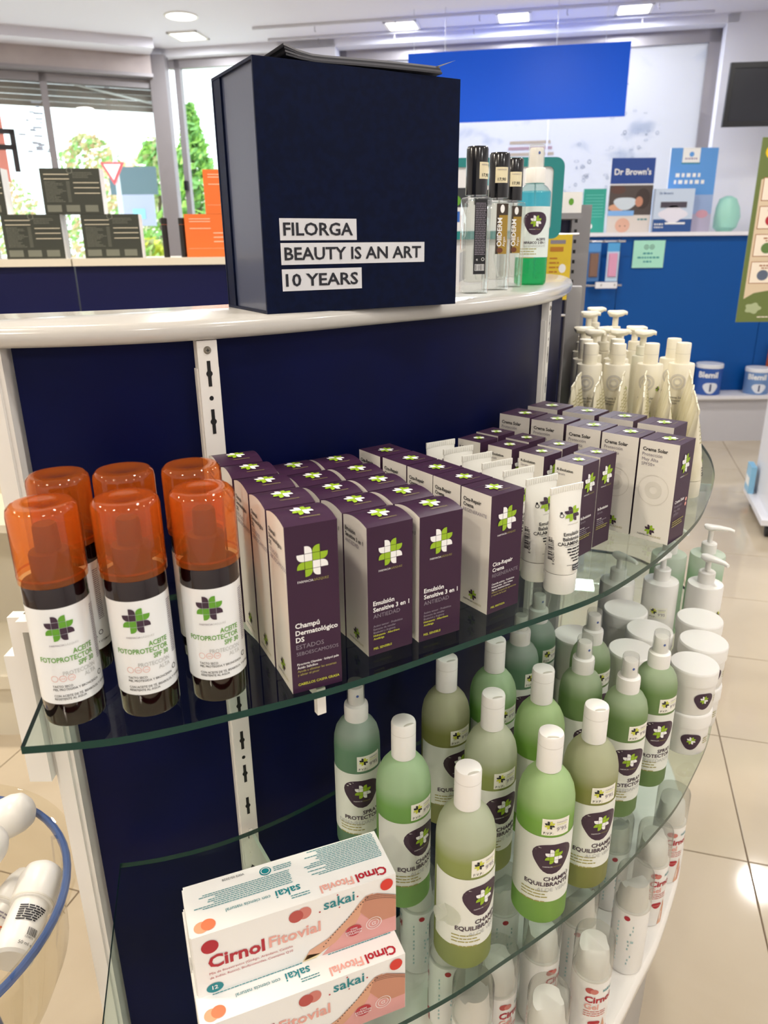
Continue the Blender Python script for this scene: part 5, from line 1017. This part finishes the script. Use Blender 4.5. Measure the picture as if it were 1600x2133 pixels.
# tins and orange product on the low shelf
def tin(r, h, body, lab, x, y):
    e = bpy.data.objects.new('milk_powder_tin', None); COL.objects.link(e); e.location = (x, y, 0.37); e.rotation_euler = (0, 0, face(x, y)); tag(e, lab, 'tin', 'milk powder tins')
    m = MB(); m.lathe([(r*0.97, 0), (r, 0.004), (r, h-0.03), (r*0.98, h-0.028)], body, 32); obj('can', m, e)
    m = MB(); m.lathe([(r*1.03, h-0.03), (r*1.03, h-0.004), (r, h)], P('tin_lid', '#e2e4ea', 0.35), 32); obj('lid', m, e)
    p = Pr(cyl(r, 0, 0, 0.001)); p.text('Blemil', 0, h*0.58, 0.05, PWHITE, 'C', 0.03, w=r*1.5); p.blob(r*0.25, h*0.25, blobshape, r*0.55, h*0.18, P('tin_white', '#dfe4ee', 0.4)); p.text('1', r*0.25, h*0.14, h*0.33, P('tin_navy', '#1a2f66', 0.4), 'C', 0.03, e=0.002); obj('print', p, e)
tin(0.098, 0.235, P('tin_blue', '#2c57a8', 0.35), 'blue milk powder tin with numeral one on the low grey shelf', 2.545, 5.785); tin(0.092, 0.20, P('tin_blue2', '#6f93c8', 0.35), 'paler milk powder tin at the right picture edge', 2.93, 5.785)
m = MB(); m.box(3.035, 3.15, 5.83, 5.89, 0.37, 0.73, P('orange_pack', '#d8622c', 0.45)); m.box(3.05, 3.14, 5.828, 5.83, 0.50, 0.64, PWHITE); tag(obj('orange_packet', m), 'tall orange packet on the low shelf behind the trolley', 'packet')
# hanging blue board and wires
e = bpy.data.objects.new('hanging_board', None); COL.objects.link(e); e.location = (0.99, 6.155, 2.35); tag(e, 'bright blue blank board hanging in front of the bubble-print window', 'sign')
hu = Vector((1.557, -0.31)).normalized(); m = MB(); m.obox((0, 0), hu, 1.587, 0.012, 0.0, 0.47, BLUE2); obj('board', m, e)
for a in (-0.75, -0.52, 0.28, 0.62):
    m = MB(); m.tube([(hu[0]*a, hu[1]*a, 0.47), (hu[0]*a, hu[1]*a, CEIL-2.35)], 0.0018, P('wire_grey', '#c9c9d0', 0.4), 6); obj('wire', m, e)
# television on the right wall
e = bpy.data.objects.new('television', None); COL.objects.link(e); e.location = (2.80, 5.85, 2.46); e.rotation_euler = (R(4), 0, R(-6)); tag(e, 'black framed television hanging on the right wall', 'television')
BLF = P('tv_frame', '#15171c', 0.35); m = MB()
for bx_ in ((-0.36, 0.36, 0, 0.03, 0.165, 0.20), (-0.36, 0.36, 0, 0.03, -0.20, -0.165), (-0.36, -0.33, 0, 0.03, -0.165, 0.165), (0.33, 0.36, 0, 0.03, -0.165, 0.165)): m.box(*bx_, BLF)
obj('frame', m, e); obj('screen', MB().box(-0.33, 0.33, 0.01, 0.02, -0.165, 0.165, P('tv_screen', '#23262f', 0.25)), e); m = MB(); m.box(-0.05, 0.05, 0.03, 0.55, -0.04, 0.04, BLF); obj('wall_arm', m, e)
m = MB(); rings = []
for zz, r_ in ((0, 0.05), (0.03, 0.085), (0.10, 0.095), (0.17, 0.085), (0.23, 0.06), (0.25, 0.02)):
    rings.append([(2.60+r_*(1+0.10*math.sin(3*a+zz*20))*math.cos(a), 5.99+r_*0.8*math.sin(a), 1.562+zz) for a in [2*PI*k/20 for k in range(20)]])
m.loft(rings, P('mint_plastic', '#9fd8c8', 0.4)); tag(obj('mint_bag', m), 'crumpled mint green bag on the ledge by the green poster', 'bag')
# green information poster on its own stand, and the white trolley
e = bpy.data.objects.new('information_poster', None); COL.objects.link(e); e.location = (1.585, 3.4, 0); tag(e, 'olive green information poster with beige panels at the right edge', 'poster')
OLV = P('poster_olive', '#66753a', 0.5); BGE = P('poster_beige', '#d8c4a6', 0.5); CRM = P('poster_cream', '#efe3d0', 0.5); BRN = P('poster_rust', '#a0643c', 0.5)
obj('board', MB().box(0, 0.52, 0, 0.006, 1.155, 1.90, OLV), e); 
for xw in (0.33, 0.50): m = MB(); m.tube([(xw, 0.003, 1.90), (xw, 0.003, CEIL)], 0.0015, P('wire_grey', '#c9c9d0', 0.4), 6); obj('wire', m, e)
p = Pr(plane((0, 0, 1.155), (1, 0, 0), (0, 0, 1), 0.001)); p.poly([(0.018, 0.10), (0.06, 0.125), (0.12, 0.135), (0.52, 0.135), (0.52, 0.60), (0.08, 0.60), (0.018, 0.585)], BGE)
for k in range(4):
    y0 = 0.165+0.112*k; p.rect(0.028, 0.24, y0, y0+0.092, BRN, 0.0005); p.rect(0.031, 0.237, y0+0.003, y0+0.089, CRM, 0.001); p.micro(0.065, 0.15, y0+0.072, 0.006, BRN, rq, e=0.0015, wl=(1, 3)); p.micro(0.075, 0.15, y0+0.062, 0.005, BRN, rq, e=0.0015, wl=(1, 3))
    p.disc(0.085, y0+0.035, 0.025, 0.022, [P('poster_slate', '#5a6478', 0.5), P('poster_leaf', '#5c7a3c', 0.5), PRED, P('poster_leaf', '#5c7a3c', 0.5)][k], 0.0015)
p.blob(0.065, 0.06, lambda t: 1+0.15*math.cos(5*t), 0.034, 0.022, P('poster_sage', '#a9b48a', 0.5), 0.0006); p.micro(0.09, 0.17, 0.02, 0.004, CRM, rq); p.disc(0.045, 0.69, 0.026, 0.026, P('poster_yellow', '#e8c418', 0.5)); p.micro(0.03, 0.06, 0.687, 0.007, OLV, rq, e=0.0015, wl=(1, 2))
obj('print', p.mesh('print', False), e)
tr = bpy.data.objects.new('display_trolley', None); COL.objects.link(tr); tr.location = (2.0, 3.66, 0); tr.rotation_euler = (0, 0, R(-17)); tag(tr, 'white display trolley on black castors at the right edge', 'trolley')
TWH = P('trolley_white', '#e9e9ee', 0.35)
obj('base_board', MB().box(0, 0.55, 0, 0.62, 0.075, 0.105, TWH), tr); obj('side_panel', MB().box(0.045, 0.06, 0.03, 0.59, 0.105, 1.05, TWH), tr); obj('end_panel', MB().box(0.06, 0.5, 0.03, 0.045, 0.105, 1.05, TWH), tr)
for z in (0.45, 0.8, 1.05): obj('shelf', MB().box(0.06, 0.5, 0.045, 0.59, z-0.015, z, TWH), tr)
for x, y in ((0.05, 0.05), (0.05, 0.55), (0.5, 0.05), (0.5, 0.55)):
    m = MB(); rings = [[(x+dx, y+0.03*math.cos(a), 0.031+0.03*math.sin(a)) for a in [2*PI*k/20 for k in range(20)]] for dx in (-0.014, 0.014)]; m.loft(rings, P('castor_black', '#17171a', 0.5)); m.box(x-0.018, x+0.018, y-0.012, y+0.02, 0.05, 0.078, P('castor_fork', '#2a2a2e', 0.4)); obj('castor', m, tr)
for k, (c_, z) in enumerate((('#7f6cb8', 1.05), ('#e9e6f2', 1.05), ('#b79ad6', 1.05), ('#8fc8ea', 0.105))):
    pk = bpy.data.objects.new('boxed_product', None); COL.objects.link(pk); pk.location = (2.0+(0.13 if z < 0.5 else 0.10), 3.70+(0.15*k if z > 0.5 else 0.40), z); pk.rotation_euler = (0, 0, R(-17)); tag(pk, ['violet boxed product nearest on the trolley', 'white boxed product in the middle of the trolley', 'lilac boxed product farthest on the trolley', 'sky blue packet leaning beside the trolley side panel'][k], 'box', 'boxes on the trolley')
    m = MB(); m.box(0, 0.03 if z < 0.5 else 0.09, 0, 0.13, 0, 0.16 if z < 0.5 else 0.22, P('bp'+c_, c_, 0.4)); obj('body', m, pk); obj('band', MB().box(-0.001, 0.0, 0.01, 0.12, 0.04, 0.09, PWHITE), pk)

# ------------------------------------------------------------------ hook display behind the white top
e = bpy.data.objects.new('hook_display', None); COL.objects.link(e); e.location = (0.553, 2.3, 0); tag(e, 'grey slotted display stand with navy back behind the white top', 'display stand')
m = MB(); m.box(0.0, 0.055, 0, 0.04, 0.0, 1.60, P('stand_grey', '#8e8d90', 0.45, 0.2)); obj('post', m, e)
pr = Pr(plane((0, 0, 0), (1, 0, 0), (0, 0, 1), 0.0008))
for k in range(26): pr.rect(0.008, 0.016, 1.58-0.028*k, 1.59-0.028*k, DARK)
obj('slots', pr.mesh('slots', False), e)
obj('back_panel', MB().box(-0.42, 0.0, 0.02, 0.04, 0.2, 1.56, P('stand_navy', '#161b46', 0.5)), e); obj('top_shelf', MB().box(-0.42, 0.0, -0.10, 0.04, 1.56, 1.575, P('stand_grey', '#8e8d90', 0.45)), e)
for z in (1.52, 1.30): m = MB(); m.tube([(-0.42, -0.09, z), (0.0, -0.09, z)], 0.004, STEEL, 8); obj('rail', m, e)
y_ = bpy.data.objects.new('yellow_pack', None); COL.objects.link(y_); y_.location = (0.500, 2.185, 1.345); tag(y_, 'yellow pack hanging on the stand right of the green spray', 'pack')
obj('card', MB().box(-0.038, 0.03, 0, 0.02, 0, 0.175, P('pack_yellow', '#e5c52e', 0.45)), y_); p = Pr(plane((-0.038, 0, 0), (1, 0, 0), (0, 0, 1), 0.0008)); p.rect(0.008, 0.045, 0.13, 0.142, P('pack_rust', '#c07a20', 0.5)); p.rect(0.008, 0.05, 0.15, 0.16, PGREY); p.disc(0.045, 0.085, 0.01, 0.012, PWHITE); p.disc(0.045, 0.045, 0.01, 0.012, PPEACH)
for i in range(4): p.micro(0.008, 0.035, 0.11-0.012*i, 0.004, P('pack_rust', '#c07a20', 0.5), rq)
obj('print', p.mesh('print', False), y_)
w_ = bpy.data.objects.new('white_carton', None); COL.objects.link(w_); w_.location = (0.53, 2.26, 1.575); tag(w_, 'small white carton with green leaf print on top of the grey stand', 'carton')
obj('body', MB().box(-0.06, 0.03, -0.03, 0.02, 0, 0.055, CARDW), w_); p = Pr(plane((-0.06, -0.03, 0), (1, 0, 0), (0, 0, 1), 0.0008)); p.disc(0.06, 0.03, 0.007, 0.009, PGREEN); p.disc(0.03, 0.018, 0.006, 0.006, PLIME); obj('print', p, w_)
# white card with teal rounded frame
e = bpy.data.objects.new('framed_card', None); COL.objects.link(e); e.location = (0.16, 2.02, 1.40); tag(e, 'white display card with rounded teal border behind the slim bottles', 'display card')
def rrect(x0, x1, z0, z1, r, n=6):
    pts = []
    for cx, cz, a in ((x1-r, z0+r, -90), (x1-r, z1-r, 0), (x0+r, z1-r, 90), (x0+r, z0+r, 180)):
        for i in range(n+1):
            t_ = R(a+90*i/n); pts.append((cx+r*math.cos(t_), cz+r*math.sin(t_)))
    return pts
TEAL = P('teal_border', '#157f80', 0.45); o1 = rrect(-0.02, 0.298, 0.108, 0.298, 0.022); i1 = rrect(-0.002, 0.272, 0.128, 0.277, 0.012)
m = MB(); n = len(o1); m.add([(p_[0], 0, p_[1]) for p_ in o1]+[(p_[0], 0, p_[1]) for p_ in i1]+[(p_[0], 0.012, p_[1]) for p_ in o1]+[(p_[0], 0.012, p_[1]) for p_ in i1], [(i, (i+1) % n, n+(i+1) % n, n+i) for i in range(n)]+[(2*n+i, 3*n+i, 3*n+(i+1) % n, 2*n+(i+1) % n) for i in range(n)]+[(i, 2*n+i, 2*n+(i+1) % n, (i+1) % n) for i in range(n)]+[(n+i, n+(i+1) % n, 3*n+(i+1) % n, 3*n+i) for i in range(n)], TEAL); obj('border', m, e)
m = MB(); m.add([(p_[0], 0.006, p_[1]) for p_ in i1]+[(p_[0], 0.011, p_[1]) for p_ in i1], [tuple(range(n)), tuple(reversed(range(n, 2*n)))], P('card_white', '#e6e8ec', 0.5)); obj('card', m, e)
p = Pr(plane((0, 0.006, 0), (1, 0, 0), (0, 0, 1), 0.001)); p.rect(0.01, 0.06, 0.185, 0.23, P('card_dark', '#30343a', 0.5)); p.rect(0.012, 0.04, 0.15, 0.175, P('card_blue', '#2460b8', 0.5)); p.rect(0.07, 0.13, 0.235, 0.262, P('card_aqua', '#6fb8c4', 0.5)); p.rect(0.075, 0.12, 0.19, 0.225, P('card_dark', '#30343a', 0.5)); p.disc(0.03, 0.2, 0.012, 0.012, PGREEN, 0.0005); obj('print', p.mesh('print', False), e)
m = MB(); m.box(-0.02, 0.27, 0.014, 0.10, -1.40, 0.12, P('stand_white', '#dcdce0', 0.5)); obj('stand_box', m, e)
